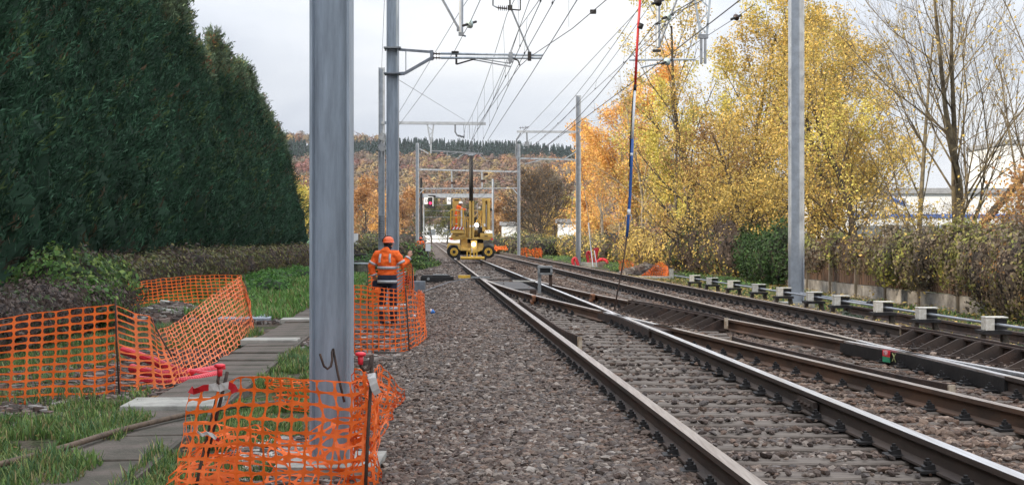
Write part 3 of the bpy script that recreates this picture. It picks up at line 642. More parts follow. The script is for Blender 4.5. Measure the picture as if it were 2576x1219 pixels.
# ------------------------------------------------------------------ rails and sleepers
def c_off(Y):                       # left rail of the turnout branch
    if Y >= 46: return 1.79
    yc = 27.3
    if Y >= yc: return 1.79+.0028*(46-Y)**2
    return 1.79+.0028*(46-yc)**2+.1045*(yc-Y)
OA, OB, OE, OF_ = 1.77, 3.28, 5.55, 7.06
RP0 = [(-.036, 0), (.036, 0), (.036, -.036), (.030, -.044), (.0085, -.056), (.0085, -.142), (.066, -.158), (.068, -.172), (-.068, -.172), (-.066, -.158), (-.0085, -.142), (-.0085, -.056), (-.030, -.044), (-.036, -.036)]
RP = [(a*1.2, b) for a, b in RP0]
def rail(label, fo, y0, y1, z=RT, headm='head', prof=RP, name='rail', sides='rust', step=2.0, group=None, join=True):
    mb = MB(); ysr = list(np.arange(y0, min(y1, 60), step if y1 < 70 else .8))+(list(np.arange(60, y1, 20)) if y1 > 60 else [])+[y1]
    n = len(prof)
    for y in ysr:
        x = XO(fo(y), y)
        for (a, b) in prof: mb.v.append((x+a, y, z+b))
    for i in range(len(ysr)-1):
        for j in range(n):
            mb.f.append((i*n+j, i*n+(j+1) % n, (i+1)*n+(j+1) % n, (i+1)*n+j)); mb.m.append(0 if j == 0 else 1)
    mb.f.append(tuple(range(n))); mb.m.append(1); mb.f.append(tuple((len(ysr)-1)*n+j for j in range(n))); mb.m.append(1)
    o = mb.build(name, [M[headm], M[sides]]); return tag(o, label, 'rail', group)
M['webb'] = mat('rail_web_brown', (.088, .06, .045), .75, .1, .35, 3, .2, 40, col2=(.05, .036, .03), stretch=(1, .3, 1))
M['webo'] = mat('rail_web_orange', (.16, .085, .05), .75, .1, .35, 3, .2, 40, col2=(.065, .042, .03), stretch=(1, .3, 1))
rail('left rail of the near track, running from bottom centre up to the machine', lambda y: OA, 6.5, 620, headm='head', sides='webb')
rail('bright polished rail on the right of the near track, ending at the bottom right corner', lambda y: OB, 6.5, 19.3, headm='headb', sides='webb', step=.5)
rail('right rail of the near track beyond the crossing, running up under the machine', lambda y: OB, 23.9, 620, headm='headb', sides='webb')
rail('turnout rail that leaves the left rail and runs to the first crossing', lambda y: c_off(y)+.0, 23.5, 45.5, headm='head', sides='webo', step=.5)
rail('turnout rail past the first crossing, orange brown web, running to the lower right edge', c_off, 6.5, 20.2, headm='head', sides='webo', step=.5)
rail('outer turnout rail running behind the first ribbed guard rail', lambda y: c_off(y)+1.51, 16.9, 45.5, headm='head', sides='webo', step=.5)
rail('outer turnout rail after the second crossing, between the rails of the far track', lambda y: c_off(y)+1.51, 8, 12.6, headm='head', sides='webo', step=.5)
rail('left rail of the far track', lambda y: OE, 17.0, 620, headm='head', sides='webb')
rail('short piece of left rail of the far track in front of the second crossing', lambda y: OE, 9, 12.6, headm='head', sides='webb', step=.5)
rail('right rail of the far track, nearest to the white capped pedestals', lambda y: OF_, 10, 620, headm='head', sides='webb')
rail('thin old rail on the ground behind the white capped pedestals', lambda y: 9.15, 17, 29, z=.30, headm='rust', sides='rust')
# crossings (frogs): solid blocks
def frog(label, ya, yb, f1, f2, tail=.9):
    t = thing('rail_crossing', (XO(f1((ya+yb)/2), (ya+yb)/2), (ya+yb)/2, .27), label, 'rail crossing')
    b = MB(); h = MB()
    n = 18; ysf = np.linspace(ya, yb, n)
    for fo in (f1, f2):
        pts = []
        for y in ysf: pts.append((XO(fo(y), y), y))
        for (xa, a), (xb, c) in zip(pts[:-1], pts[1:]):
            h.beam((xa, a, RT-.012), (xb, c, RT-.012), .074, .024)
    for i in range(n-1):
        y, y2 = ysf[i], ysf[i+1]
        lo = min(f1(y), f2(y))-.045; hi = max(f1(y), f2(y))+.045; lo2 = min(f1(y2), f2(y2))-.045; hi2 = max(f1(y2), f2(y2))+.045
        vs_ = [(XO(lo, y), y, .27), (XO(hi, y), y, .27), (XO(hi, y), y, RT-.03), (XO(lo, y), y, RT-.03), (XO(lo2, y2), y2, .27), (XO(hi2, y2), y2, .27), (XO(hi2, y2), y2, RT-.03), (XO(lo2, y2), y2, RT-.03)]
        b.add(vs_, [(0, 1, 2, 3), (7, 6, 5, 4), (0, 3, 7, 4), (1, 5, 6, 2), (3, 2, 6, 7), (0, 4, 5, 1)])
    b.build('cast_block', M['black' if tail else 'rust'], t); h.build('running_surface', M['headb'], t)
    return t
frog('dark cast crossing block where the bright near rail meets the turnout rail', 19.3, 23.9, lambda y: OB, c_off, 0)
fr2 = frog('long black cast crossing block with a small red and green plate on its side', 12.6, 17.0, lambda y: OE, lambda y: c_off(y)+1.51)
# plate with writing on 2nd crossing
def text_on(txt, loc, size, m, parent, rot, ext=.002):
    cu = bpy.data.curves.new('lettering', 'FONT'); cu.body = txt; cu.size = size; cu.extrude = ext; cu.align_x = 'CENTER'; cu.align_y = 'CENTER'
    tmp = bpy.data.objects.new('tmp', cu); COL.objects.link(tmp); dg = bpy.context.evaluated_depsgraph_get()
    me = bpy.data.meshes.new_from_object(tmp.evaluated_get(dg)); bpy.data.objects.remove(tmp); me.materials.clear(); me.materials.append(m)
    o = bpy.data.objects.new('lettering', me); COL.objects.link(o); o.parent = parent; o.location = loc; o.rotation_euler = rot; return o
yp = 15.6; xp = XO(c_off(yp)+1.51, yp)-.075
ROT = (R(90), 0, R(-80))
pl = thing('number_plate', (xp, yp, .30), 'small plate, red above green with white digits, on the second crossing', 'plate')
yaw = R(-83)
def plate_piece(nm, z0, z1, m, s0=-.09, s1=.09):
    a = MB(); d = Vector((-.17, .985, 0)); nrm = Vector((-.985, -.17, 0))
    for s in (0, 1): pass
    p0 = Vector((xp, yp, 0))+d*s0; p1_ = Vector((xp, yp, 0))+d*s1
    vs_ = []
    for o_ in (0, .012):
        for p in (p0, p1_):
            for z in (z0, z1): vs_.append(tuple(p+nrm*o_+Vector((0, 0, z))))
    a.add(vs_, [(0, 1, 3, 2), (4, 6, 7, 5), (0, 4, 5, 1), (2, 3, 7, 6), (0, 2, 6, 4), (1, 5, 7, 3)]); return a.build(nm, m, pl)
plate_piece('red_panel', .355, .43, M['redcap']); plate_piece('green_panel', .29, .353, mat('green_paint', (.05, .35, .18), .5))
text_on('151', (-.0155, -.002, .395-.30), .075, M['whitew'], pl, (R(90), 0, R(-80)))
text_on('X', (.045-.03, -.24, .36-.30), .15, mat('yellow_green_paint_mark', (.35, .38, .16), .7), pl, (R(90), 0, R(-80)))
# guard rails
def guard(label, fo, ya, yb, side, ribs, h=.02, name='guard_rail'):
    t = thing(name, (XO(fo((ya+yb)/2), (ya+yb)/2), (ya+yb)/2, .27), label, 'guard rail')
    ys_ = np.linspace(ya, yb, 14); m = MB()
    def fl(i): return (.09*(1-i/1.5) if i < 1.5 else 0)+(.09*((i-11.5)/1.5) if i > 11.5 else 0)
    P = [(XO(fo(y)+side*(.10+fl(i)), y), y) for i, y in enumerate(ys_)]
    for (a, b), (c, d) in zip(P[:-1], P[1:]):
        m.beam((a, b, RT-.07+h), (c, d, RT-.07+h), .028, .20); m.beam((a+side*.02, b, RT-.008+h), (c+side*.02, d, RT-.008+h), .07, .022)
        m.beam((a+side*.05, b, .285), (c+side*.05, d, .285), .12, .02)
    m.build('guard_bar', [M['rust']], t)
    if ribs:
        y = ya+.15
        while y < yb-.1:
            x = XO(fo(y)+side*.12, y); g = MB()
            vs_ = [(x, y, RT+h-.0), (x+side*.10, y, RT+h-.0), (x+side*.42, y, .30), (x+side*.42, y, .285), (x, y, .285)]
            g.add([(a, b-.014, c) for a, b, c in vs_]+[(a, b+.014, c) for a, b, c in vs_], [(0, 1, 2, 3, 4), (9, 8, 7, 6, 5)]+[(q_, q_+5, (q_+1) % 5+5, (q_+1) % 5) for q_ in range(5)])
            g.box((x+side*.26, y+.02, .283), (.52, .18, .022))
            for dx in (.34, .46): g.cyl((x+side*dx, y+.07, .29), (x+side*dx, y+.07, .35), .02, 6); g.cyl((x+side*dx, y+.07, .29), (x+side*dx, y+.07, .315), .035, 6)
            g.build('gusset', M['webb'] if int(y*2) % 3 else M['rust'], t); y += .54
    for yy in (ya, yb):
        x = XO(fo(yy)+side*.19, yy); e_ = MB(); e_.beam((x, yy, RT-.06+h), (x, yy+(.03 if yy == yb else -.03), RT-.06+h), .06, .17); e_.build('end_plate', M['cream'], t)
    return t
guard('plain black guard rail lying inside the left rail of the near track', lambda y: OA, 17.0, 28, 1, False)
guard('ribbed rusty guard rail with slanting gussets beside the turnout, in the centre right', lambda y: c_off(y)+1.51, 21.0, 27.0, -1, True)
guard('ribbed rusty guard rail with slanting gussets at the right edge of the view', lambda y: OF_, 12.0, 19.1, -1, True)
guard('long low guard rail with cream painted ends beside the orange brown turnout rail', c_off, 11.6, 17.3, 1, False, h=0)
# joint plates (orange insulated ones) and cream marks
for (fo, y, s, lab) in [(c_off, 30.2, -1, 'orange rusty joint plate on the turnout rail, the one nearer the left'), (lambda y: c_off(y)+1.51, 31.0, -1, 'orange rusty joint plate on the outer turnout rail'), ]:
    x = XO(fo(y), y); m = MB(); m.box((x+s*.055, y, RT-.06), (.07, .95, .11)); m.box((x+s*.10, y, RT-.15), (.08, .9, .06)); m.box((x+s*.06, y-.2, RT-.002), (.10, .5, .03))
    tag(m.build('joint_plate', M['rustl'], bevel=.01), lab, 'joint plate')
x = XO(OB, 11.3); m = MB(); m.box((x-.03, 11.3, RT-.10), (.035, .6, .09)); [m.cyl((x-.05, 11.3+d, RT-.10), (x-.075, 11.3+d, RT-.10), .018, 6) for d in (-.2, -.07, .07, .2)]
tag(m.build('joint_plate', M['webb']), 'brown bolted joint plate on the bright near rail', 'joint plate')
# fastener mesh (shared)
fm = MB(); fm.box((0, 0, .008), (.34, .15, .016)); 
for s in (-1, 1):
    fm.box((s*.10, 0, .03), (.07, .07, .03), (0, s*.25, 0)); fm.cyl((s*.105, 0, .02), (s*.105, 0, .085), .014, 6); fm.cyl((s*.105, 0, .045), (s*.105, 0, .068), .026, 6)
_f = fm.build('rail_fastener', M['black'], recentre=False); FM = _f.data; bpy.data.objects.remove(_f)
def sleeper(y, o0, o1, rails, label, group, wd=.25):
    x0, x1 = XO(o0, y), XO(o1, y); cx = (x0+x1)/2
    t = thing('sleeper', (cx, y, .13), label, 'sleeper', group); L_ = x1-x0; mb = MB(); n = 14
    bend = rnd.uniform(-.012, .03) if y < 14 else 0; top = .272-.13
    sk = rnd.uniform(-.012, .012)
    for i in range(n+1):
        u = -L_/2+L_*i/n; q = 4*((i/n)-.5)**2
        dz = rnd.uniform(-.004, .004)+(-.022+.022*q); dy = sk*u-bend*(1-q)*1.5
        for (a, z) in ((-wd/2, -.1), (-wd/2+rnd.uniform(0, .008), top-.012+dz), (-wd/2+.02, top+dz), (wd/2-.02, top+dz), (wd/2-rnd.uniform(0, .008), top-.012+dz), (wd/2, -.1)): mb.v.append((u, a+dy, z))
    for i in range(n):
        for j in range(6): mb.f.append((i*6+j, i*6+(j+1) % 6, i*6+6+(j+1) % 6, i*6+6+j)); mb.m.append(0)
    mb.f.append(tuple(range(6))); mb.m.append(0); mb.f.append(tuple(n*6+j for j in range(6))); mb.m.append(0)
    mb.build('timber', M['wood'], t, world=False)
    for ro in rails:
        f_ = bpy.data.objects.new('rail_fastener', FM); COL.objects.link(f_); f_.parent = t; f_.location = (XO(ro, y)-cx, 0, .272-.13-.001)
SL = []
y = 7.2
while y < 62:
    rl = [OA, OB]; o1 = 3.85
    if y < 46:
        c = c_off(y); d = c+1.51
        if y < 42: rl += [c] if c-OA > .25 and abs(c-OB) > .3 else []
        if d-OB > .35 and d < OE-.25: rl.append(d); o1 = max(o1, min(d+.5, 4.95))
        if y < 22: o1 = 4.62
    if y > 16.5 or y < 16.5:
        sleeper(y, 1.18, o1, [r for r in rl if r < o1], 'weathered grey timber sleeper half buried in ballast under the near track', 'sleepers of the near track'); SL.append((y, 1.18, o1))
    y += .6+rnd.uniform(-.015, .015)
y = 9.2
while y < 56:
    rl = [OE, OF_]; d = c_off(y)+1.51
    if y < 13 and OE+.3 < d < OF_-.3: rl.append(d)
    sleeper(y, 4.98, 7.65, rl, 'worn brown timber sleeper under the far track', 'sleepers of the far track'); SL.append((y, 4.98, 7.65))
    y += .6+rnd.uniform(-.015, .015)

# ------------------------------------------------------------------ ballast stones
def stones():
    ico = []; ph = (1+5**.5)/2
    for a, b in ((-1, ph), (1, ph), (-1, -ph), (1, -ph)): ico.append((a, b, 0))
    for a, b in ((-1, ph), (1, ph), (-1, -ph), (1, -ph)): ico.append((0, a, b))
    for a, b in ((ph, -1), (ph, 1), (-ph, -1), (-ph, 1)): ico.append((a, 0, b))
    ico = np.array(ico)/math.sqrt(1+ph*ph)
    fa = np.array([(0, 11, 5), (0, 5, 1), (0, 1, 7), (0, 7, 10), (0, 10, 11), (1, 5, 9), (5, 11, 4), (11, 10, 2), (10, 7, 6), (7, 1, 8), (3, 9, 4), (3, 4, 2), (3, 2, 6), (3, 6, 8), (3, 8, 9), (4, 9, 5), (2, 4, 11), (6, 2, 10), (8, 6, 7), (9, 8, 1)])
    Xs, Ys, Zs, Ss = [], [], [], []
    sl = np.array([s[0] for s in SL if s[1] < 3]); sl2 = np.array([s[0] for s in SL if s[1] > 3])
    def band(y0, y1, dens, size):
        lo, hi = -.95, 9.0
        area = (hi-lo)*(y1-y0); n = int(area*dens)
        y = RS.uniform(y0, y1, n); o = RS.uniform(lo, hi, n); x = o-DIR*y
        ok = (np.abs(x/y) < .415)
        ok &= ~((o < -.25) & (RS.rand(n) < .5*np.clip((-.25-o)/.6, 0, 1)+.2))
        co_ = np.array([c_off(a) for a in y])
        for ro in (OA, OB, OE, OF_): ok &= np.abs(o-ro) > .085
        for ro in (co_, co_+1.51): ok &= (np.abs(o-ro) > .085) | (y > 46)
        s = size*(.55+RS.rand(n)**1.5*.85)
        z = np.interp(o, [p[0] for p in PROF], [p[1] for p in PROF])-.02+RS.rand(n)*.022
        for arr, a0, a1 in ((sl, 1.18, 4.3), (sl2, 4.98, 7.65)):
            inn = (o > a0) & (o < a1)
            dd = np.abs(y[:, None]-arr[None]).min(1) if len(arr) else np.full(n, 9)
            on = inn & (dd < .112+.02*RS.rand(n))
            if arr is sl: pr_ = np.where((o > OA) & (o < OB), .90, np.where(o > OB, .35, 0.0))
            else: pr_ = np.full(n, .72)
            ok &= ~(on & (RS.rand(n) < pr_))
            z = np.where(on, .262+RS.rand(n)*.012, z)
            z = np.where(inn & ~on, z+.001, z)
        Xs.append(x[ok]); Ys.append(y[ok]); Zs.append(z[ok]); Ss.append(s[ok])
    band(7.2, 12.5, 1500, .030); band(12.5, 20, 900, .032); band(20, 34, 420, .038); band(34, 58, 90, .055); band(58, 100, 24, .075)
    X, Yy, Z, S_ = map(np.concatenate, (Xs, Ys, Zs, Ss)); n = len(X)
    B = ico[None]*(1+RS.uniform(-.38, .32, (n, 12)))[:, :, None]
    sc = np.stack([.85+.6*RS.rand(n), .6+.35*RS.rand(n), .38+.35*RS.rand(n)], -1)
    B = B*sc[:, None]*S_[:, None, None]
    q = rand_unit(n)*1; ang = RS.rand(n)*2*PI; tl = RS.normal(size=n)*.5
    ca, sa = np.cos(ang), np.sin(ang); ct, st = np.cos(tl), np.sin(tl)
    x1 = B[..., 0]; y1 = B[..., 1]*ct[:, None]-B[..., 2]*st[:, None]; z1 = B[..., 1]*st[:, None]+B[..., 2]*ct[:, None]
    V = np.stack([x1*ca[:, None]-y1*sa[:, None]+X[:, None], x1*sa[:, None]+y1*ca[:, None]+Yy[:, None], z1+Z[:, None]], -1)
    pal = np.array([(.135, .112, .100), (.105, .086, .078), (.175, .145, .125), (.125, .115, .113), (.15, .112, .092), (.23, .205, .185), (.075, .060, .054), (.14, .124, .114)])
    c = pal[RS.randint(0, len(pal), n)]*(.7+.65*RS.rand(n))[:, None]
    lt = RS.rand(n) < .02; c[lt] = np.array((.33, .31, .29))
    c = c*np.array((1.04, .97, .91))
    off = X+DIR*Yy; warm = (off > 3.4); c[warm] = c[warm]*np.array((1.06, .96, .88))
    rr_ = np.minimum.reduce([np.abs(off-q_) for q_ in (OA, OB, OE, OF_)]); st = np.clip(1-rr_/.45, 0, 1)[:, None]*RS.rand(n)[:, None]      # brake dust and rust beside the rails
    c = c*(1-st*np.array((.30, .45, .52)))
    Fq = (np.arange(n)[:, None, None]*12+fa[None]).reshape(-1, 3)
    print('stones', n)
    return tag(npmesh('ballast_stones', V.reshape(-1, 3), Fq, M['stone'], np.repeat(c, 12, 0), nside=3), 'brown and grey crushed ballast stones covering the track bed', 'ballast', kind='stuff')
stones()
def rubble(name, label, n, region, size, pal, zb=0, pile=0):
    (cx, cy), (rx, ry) = region; a = RS.rand(n)*2*PI; r = np.sqrt(RS.rand(n))
    x = cx+rx*r*np.cos(a); y = cy+ry*r*np.sin(a); z = zb+pile*(1-r)+RS.rand(n)*.02
    box = np.array([(a, b, c) for a in (-1, 1) for b in (-1, 1) for c in (-1, 1)], float)
    B = box[None]*(.55+.45*RS.rand(n, 8, 3)); s = size*(.5+RS.rand(n)**2*1.6)
    B = B*(s[:, None]*np.stack([np.ones(n), .8+.2*RS.rand(n), .5+.4*RS.rand(n)], -1))[:, None]
    an = RS.rand(n)*PI; ca, sa = np.cos(an)[:, None], np.sin(an)[:, None]
    V = np.stack([B[..., 0]*ca-B[..., 1]*sa+x[:, None], B[..., 0]*sa+B[..., 1]*ca+y[:, None], B[..., 2]+z[:, None]], -1).reshape(-1, 3)
    fq = np.array([(0, 1, 3, 2), (4, 6, 7, 5), (0, 4, 5, 1), (2, 3, 7, 6), (0, 2, 6, 4), (1, 5, 7, 3)])
    c = np.array(pal)[RS.randint(0, len(pal), n)]*(.7+.6*RS.rand(n))[:, None]
    return tag(npmesh(name, V, (np.arange(n)[:, None, None]*8+fq[None]).reshape(-1, 4), M['stone'], np.repeat(c, 8, 0)), label, 'rubble', kind='stuff')
GP = [(.20, .17, .15), (.14, .115, .10), (.28, .26, .24), (.10, .08, .07), (.18, .13, .11)]
rubble('mast_foot_rubble', 'pale broken stones around the foot of the nearest grey mast', 3800, ((-1.45, 9.9), (.95, 1.9)), .027, GP+[(.38, .36, .32)])
rubble('excavated_rubble', 'heap of pale stones behind the sagging left netting', 1700, (TX(430, 29)[:2], (1.0, 1.5)), .06, GP+[(.34, .33, .30)], pile=.32)
rubble('pit_rubble', 'brown stones lying inside the left netted pit', 2600, ((-4.9, 17), (1.5, 3.5)), .035, GP[:2]+GP[3:])
rubble('bank_rubble', 'scattered stones beside the left netting', 2200, ((-5.2, 13.6), (2.0, 1.8)), .028, GP)
rubble('path_gravel', 'grey gravel patch beyond the concrete slabs', 1900, (TX(715, 30)[:2], (1.6, 3)), .035, GP)
rubble('shoulder_gravel', 'gravel inside the netting where the worker stands', 3600, ((-2.4, 22.5), (1.1, 4.5)), .04, GP)

# ------------------------------------------------------------------ grass
def grass(name, label, n, region, hgt, dens_seed, thr=-.1, pal=None, lean=.5, wd=.006):
    o0, o1, y0, y1 = region
    y = y0+(y1-y0)*RS.rand(n)**1.0; o = RS.uniform(o0, o1, n); x = o-DIR*y
    nv = np.array([noise.noise(Vector((a*.9, b*.9, dens_seed)))+.5*noise.noise(Vector((a*2.6, b*2.6, dens_seed+5))) for a, b in zip(x, y)])
    ok = (nv > thr) & (np.abs(x/y) < .42)
    for g in NOGRASS: ok &= ~((o > g[0]) & (o < g[1]) & (y > g[2]) & (y < g[3]))
    x, y, nv = x[ok], y[ok], nv[ok]; n = len(x)
    h = hgt*(.45+.75*RS.rand(n))*(1+.9*np.clip(nv, -.3, .6)); a = RS.rand(n)*2*PI; ln = lean*(.3+RS.rand(n)); w_ = wd*(.7+.6*RS.rand(n))*(1+(y-9)/30)
    dx, dy = np.cos(a), np.sin(a); px, py = -dy*w_, dx*w_
    z0 = np.array([hump(q+DIR*b, b)+(.07 if -2.85 < q+DIR*b < -2.06 and b < 40 else 0) for q, b in zip(x, y)])-.02
    def pt(t, wf):
        cxp = x+dx*ln*h*t*t; cyp = y+dy*ln*h*t*t; cz = z0+h*t*(1-.35*ln*t)
        return np.stack([cxp-px*wf, cyp-py*wf, cz], -1), np.stack([cxp+px*wf, cyp+py*wf, cz], -1)
    A0, A1 = pt(0, 1); B0, B1 = pt(.5, .9); C0, C1 = pt(.85, .5); D0, D1 = pt(1.0, .08)
    V = np.stack([A0, A1, B0, B1, C0, C1, D0, D1], 1).reshape(-1, 3); b = np.arange(n)[:, None]*8
    Fq = np.concatenate([b+np.array([[0, 1, 3, 2]]), b+np.array([[2, 3, 5, 4]]), b+np.array([[4, 5, 7, 6]])], 0)
    pal = np.array(pal or [(.11, .19, .05), (.16, .26, .065), (.09, .16, .05), (.22, .28, .09), (.10, .19, .08)])
    c = pal[np.clip(((nv*.8+.4+RS.normal(size=n)*.25)*len(pal)).astype(int), 0, len(pal)-1)]*(.65+.7*RS.rand(n))[:, None]
    dry = RS.rand(n) < .12; c[dry] = np.array((.32, .26, .12))*(.6+.6*RS.rand(dry.sum()))[:, None]
    cc = np.repeat(c, 8, 0); 
    return tag(npmesh(name, V, Fq, M['grass'], cc), label, 'grass', kind='stuff')
NOGRASS = [(-2.40, -2.10, 0, 10.2), (-2.55, -2.10, 10.2, 12.6), (-2.90, -2.06, 12.6, 40), (-4.3, -2.9, 14.9, 20.5)]
grass('grass', 'long green grass in the lower left, left of the slab path', 60000, (-6.8, -2.38, 7.6, 13.6), .14, 2, -.20)
grass('grass_verge', 'green grass between the slab path and the nearest mast', 30000, (-2.3, -1.15, 7.8, 20), .13, 3, -.10)
grass('grass_patch', 'grass among stones behind the left netting', 32000, (-8.4, -3.0, 13.6, 26), .14, 4, .02)
grass('grass_bank', 'lush green grass bank in front of the low hedge', 60000, (-7.4, -2.6, 28, 62), .24, 5, -.35, pal=[(.09, .19, .045), (.13, .26, .06), (.16, .30, .07), (.12, .22, .06)], wd=.009)
grass('grass_edge', 'thin grass along the ballast edge left of the tracks', 12000, (-2.4, -.6, 36, 95), .2, 6, 0, wd=.012)
grass('grass_foot', 'short grass at the foot of the right-hand pedestals and fence', 22000, (8.3, 12.4, 18, 60), .13, 8, .0, wd=.008)
def tufts(lab, pts):
    for (x, yy, s, i) in pts: pass

def litter(name, label, n, region, pal):
    o0, o1, y0, y1 = region; y = RS.uniform(y0, y1, n); o = RS.uniform(o0, o1, n); x = o-DIR*y
    z = np.interp(o, [p[0] for p in PROF], [p[1] for p in PROF])+.02+RS.rand(n)*.04
    A = rand_unit(n); A[:, 2] *= .35; B = np.cross(A, np.array((0, 0, 1.0))+rand_unit(n)*.3); s_ = (.018+.022*RS.rand(n))[:, None]*(1+(y/40))[:, None]
    v, f = quads(np.stack([x, y, z], -1), A*s_, B*s_); c = np.array(pal)[RS.randint(0, len(pal), n)]*(.6+.7*RS.rand(n))[:, None]
    tag(npmesh(name, v, f, M['leaf'], np.repeat(c, 4, 0)), label, 'leaves', kind='stuff')
litter('fallen_leaves', 'fallen yellow and brown leaves at the foot of the right-hand fence', 5000, (8.2, 12.6, 18, 62), OLV+BRN)
litter('scattered_leaves', 'a few dead leaves scattered on the grass and slabs on the left', 700, (-6.5, -.9, 7.8, 24), BRN+[(.25, .2, .12)])
# ------------------------------------------------------------------ slab path
y = 6.6; n = 0
light = {15.05: 1}
while y < 40:
    L_ = rnd.choice([.95, 1.1, 1.25]) if y < 12 else rnd.choice([.62, .74, .86, .6]); cy = y+L_/2; zt = .085+rnd.uniform(-.012, .012)
    pale = (12.6 < cy < 13.5) or (21.2 < cy < 21.95) or (27 < cy < 27.7)
    m = MB(); w_ = .78
    cxm = XO(-2.46+rnd.uniform(-.02, .02), cy)-(.08 if pale else 0)
    nn = 5
    m.box((cxm, cy, zt-.05+(.03 if pale else 0)), (w_+(.12 if pale else 0), L_-.010, .1), (rnd.uniform(-.012, .012), rnd.uniform(-.012, .012), R(-90)*0+DIR+rnd.uniform(-.02, .02)))
    o = m.build('path_slab', M['concl'] if pale else M['conc'], bevel=.012)
    if pale: lab = 'pale worn concrete slab beside the red-capped stake' if cy < 15 else ('pale concrete slab with a broken far corner by the sagging netting' if cy < 24 else 'pale slab furthest up the slab path')
    else: lab = 'brown grey concrete slab in the cable duct path on the left'
    tag(o, lab, 'slab', 'slabs of the cable duct path'); y += L_
m = MB(); [m.box((XO(-2.06, yy), yy, .005), (.06, 1.0, .15), (0, 0, DIR)) for yy in np.arange(7, 36, 1.005)]
tag(m.build('duct_kerb', M['conc']), 'dark concrete edge under the right side of the slab path', 'kerb')
m = MB(); p = TX(640, 29); m.box((p[0]-.1, 29, .05), (1.1, 2.6, .06), (0, 0, .1)); tag(m.build('steel_cover_plate', M['galv'], bevel=.01), 'blue grey steel cover plate lying on the ground behind the left netting', 'cover plate')

# ------------------------------------------------------------------ nets
def net(name, label, cols, nx, ny, m, wr=.03, seed=0, mx_=.10, my=.13, group=None, tear=0, thick=.0025):
    mx_ *= .58; my *= .68
    """cols: list of (top xyz, mid xyz or None, bottom xyz)"""
    C = []
    for c in cols:
        t_, mi, b = [Vector(q) if q is not None else None for q in c]
        if mi is None: mi = (t_+b)/2
        C.append((t_, mi, b))
    K = len(C)-1
    def cr_(a, b, c, d, t): return .5*((2*b)+(c-a)*t+(2*a-5*b+4*c-d)*t*t+(3*b-a-3*c+d)*t**3)
    lens = [0]
    for i in range(K): lens.append(lens[-1]+max(.02, (C[i+1][1]-C[i][1]).length))
    def S_(u, v):
        s = u*lens[-1]; i = 0
        while i < K-1 and s > lens[i+1]: i += 1
        f = (s-lens[i])/(lens[i+1]-lens[i])
        row = []
        for k_ in range(3):
            g = lambda j: C[min(max(j, 0), K)][k_]
            row.append(cr_(g(i-1), g(i), g(i+1), g(i+2), f))
        q = (1-v)*(1-v)*row[0]+2*v*(1-v)*(2*row[1]-.5*row[0]-.5*row[2])+v*v*row[2]
        nz_ = noise.noise_vector(Vector((u*lens[-1]*3.1, v*3.0, seed)))*wr+noise.noise_vector(Vector((u*lens[-1]*9, v*8.0, seed+4)))*wr*.35
        return q+nz_
    hole = []
    for (a, b) in ((0, .5), (.07, .10), (.5, 0), (.93, .10), (1, .5), (.93, .90), (.5, 1), (.07, .90)): hole.append((mx_+a*(1-2*mx_), my+b*(1-2*my)))
    out = ((0, .5), (0, 0), (.5, 0), (1, 0), (1, .5), (1, 1), (.5, 1), (0, 1))
    cache = {}
    mb = MB()
    def gv(u, v):
        k_ = (round(u*nx*20), round(v*ny*20))
        if k_ not in cache: cache[k_] = len(mb.v); mb.v.append(tuple(S_(u, v)))
        return cache[k_]
    rg = random.Random(seed)
    for i in range(nx):
        for j in range(ny):
            if tear and rg.random() < tear: continue
            o_ = [gv((i+a)/nx, (j+b)/ny) for a, b in out]; h_ = [gv((i+a)/nx, (j+b)/ny) for a, b in hole]
            for k_ in range(8): mb.f.append((o_[k_], o_[(k_+1) % 8], h_[(k_+1) % 8], h_[k_])); mb.m.append(0)
    ob = mb.build(name, m); tag(ob, label, 'barrier netting', group)
    if thick: md = ob.modifiers.new('thickness', 'SOLIDIFY'); md.thickness = thick
    return ob
def col(ut, vt, ub, vb, Y, Y2=None, mid=None): return (W(ut, vt, Y), mid, W(ub, vb, Y if Y2 is None else Y2))
# foreground net ring around nearest mast
net('orange_netting', 'crumpled orange barrier netting in front of the foot of the nearest mast', [col(478, 988, 438, 1235, 9.0, 8.7), col(556, 968, 500, 1245, 8.9, 8.75), col(612, 944, 600, 1250, 8.85), col(700, 950, 690, 1255, 8.8), col(785, 955, 780, 1255, 8.8), col(885, 960, 870, 1255, 8.85), col(937, 925, 945, 1245, 8.95, 8.8)], 14, 9, M['orange'], .035, 1, .085, .10)
net('orange_netting', 'orange netting bulging out onto the ballast at the right of the nearest mast', [col(937, 925, 945, 1240, 8.95, 8.8), col(960, 925, 950, 1130, 9.3, 9.1), col(1000, 958, 965, 1080, 9.7, 9.6), col(1021, 1008, 960, 1066, 10.1, 10.1), col(990, 985, 930, 1080, 10.6, 10.4), col(925, 945, 905, 1075, 10.9, 10.7)], 14, 9, M['orange'], .05, 2, .11, .14)
net('orange_netting', 'bunched orange netting behind the foot of the nearest mast', [col(925, 945, 905, 1075, 10.9, 10.7), col(870, 948, 870, 1060, 11.1), col(800, 946, 800, 1040, 11.2), col(730, 948, 735, 1025, 11.2), col(665, 950, 700, 1000, 11.1)], 16, 8, M['orange'], .06, 3, .14, .17)
net('orange_netting', 'orange netting folded along the ground at the bottom edge of the view', [col(438, 1180, 425, 1240, 9.0, 8.85), col(520, 1100, 500, 1235, 9.15, 8.9), col(640, 1060, 640, 1240, 9.2, 8.95), col(760, 1090, 760, 1240, 9.3, 9.0), col(860, 1050, 860, 1240, 9.35, 9.05), col(935, 1030, 940, 1240, 9.2, 9.0)], 15, 8, M['orange'], .08, 14, .13, .16, tear=.12)
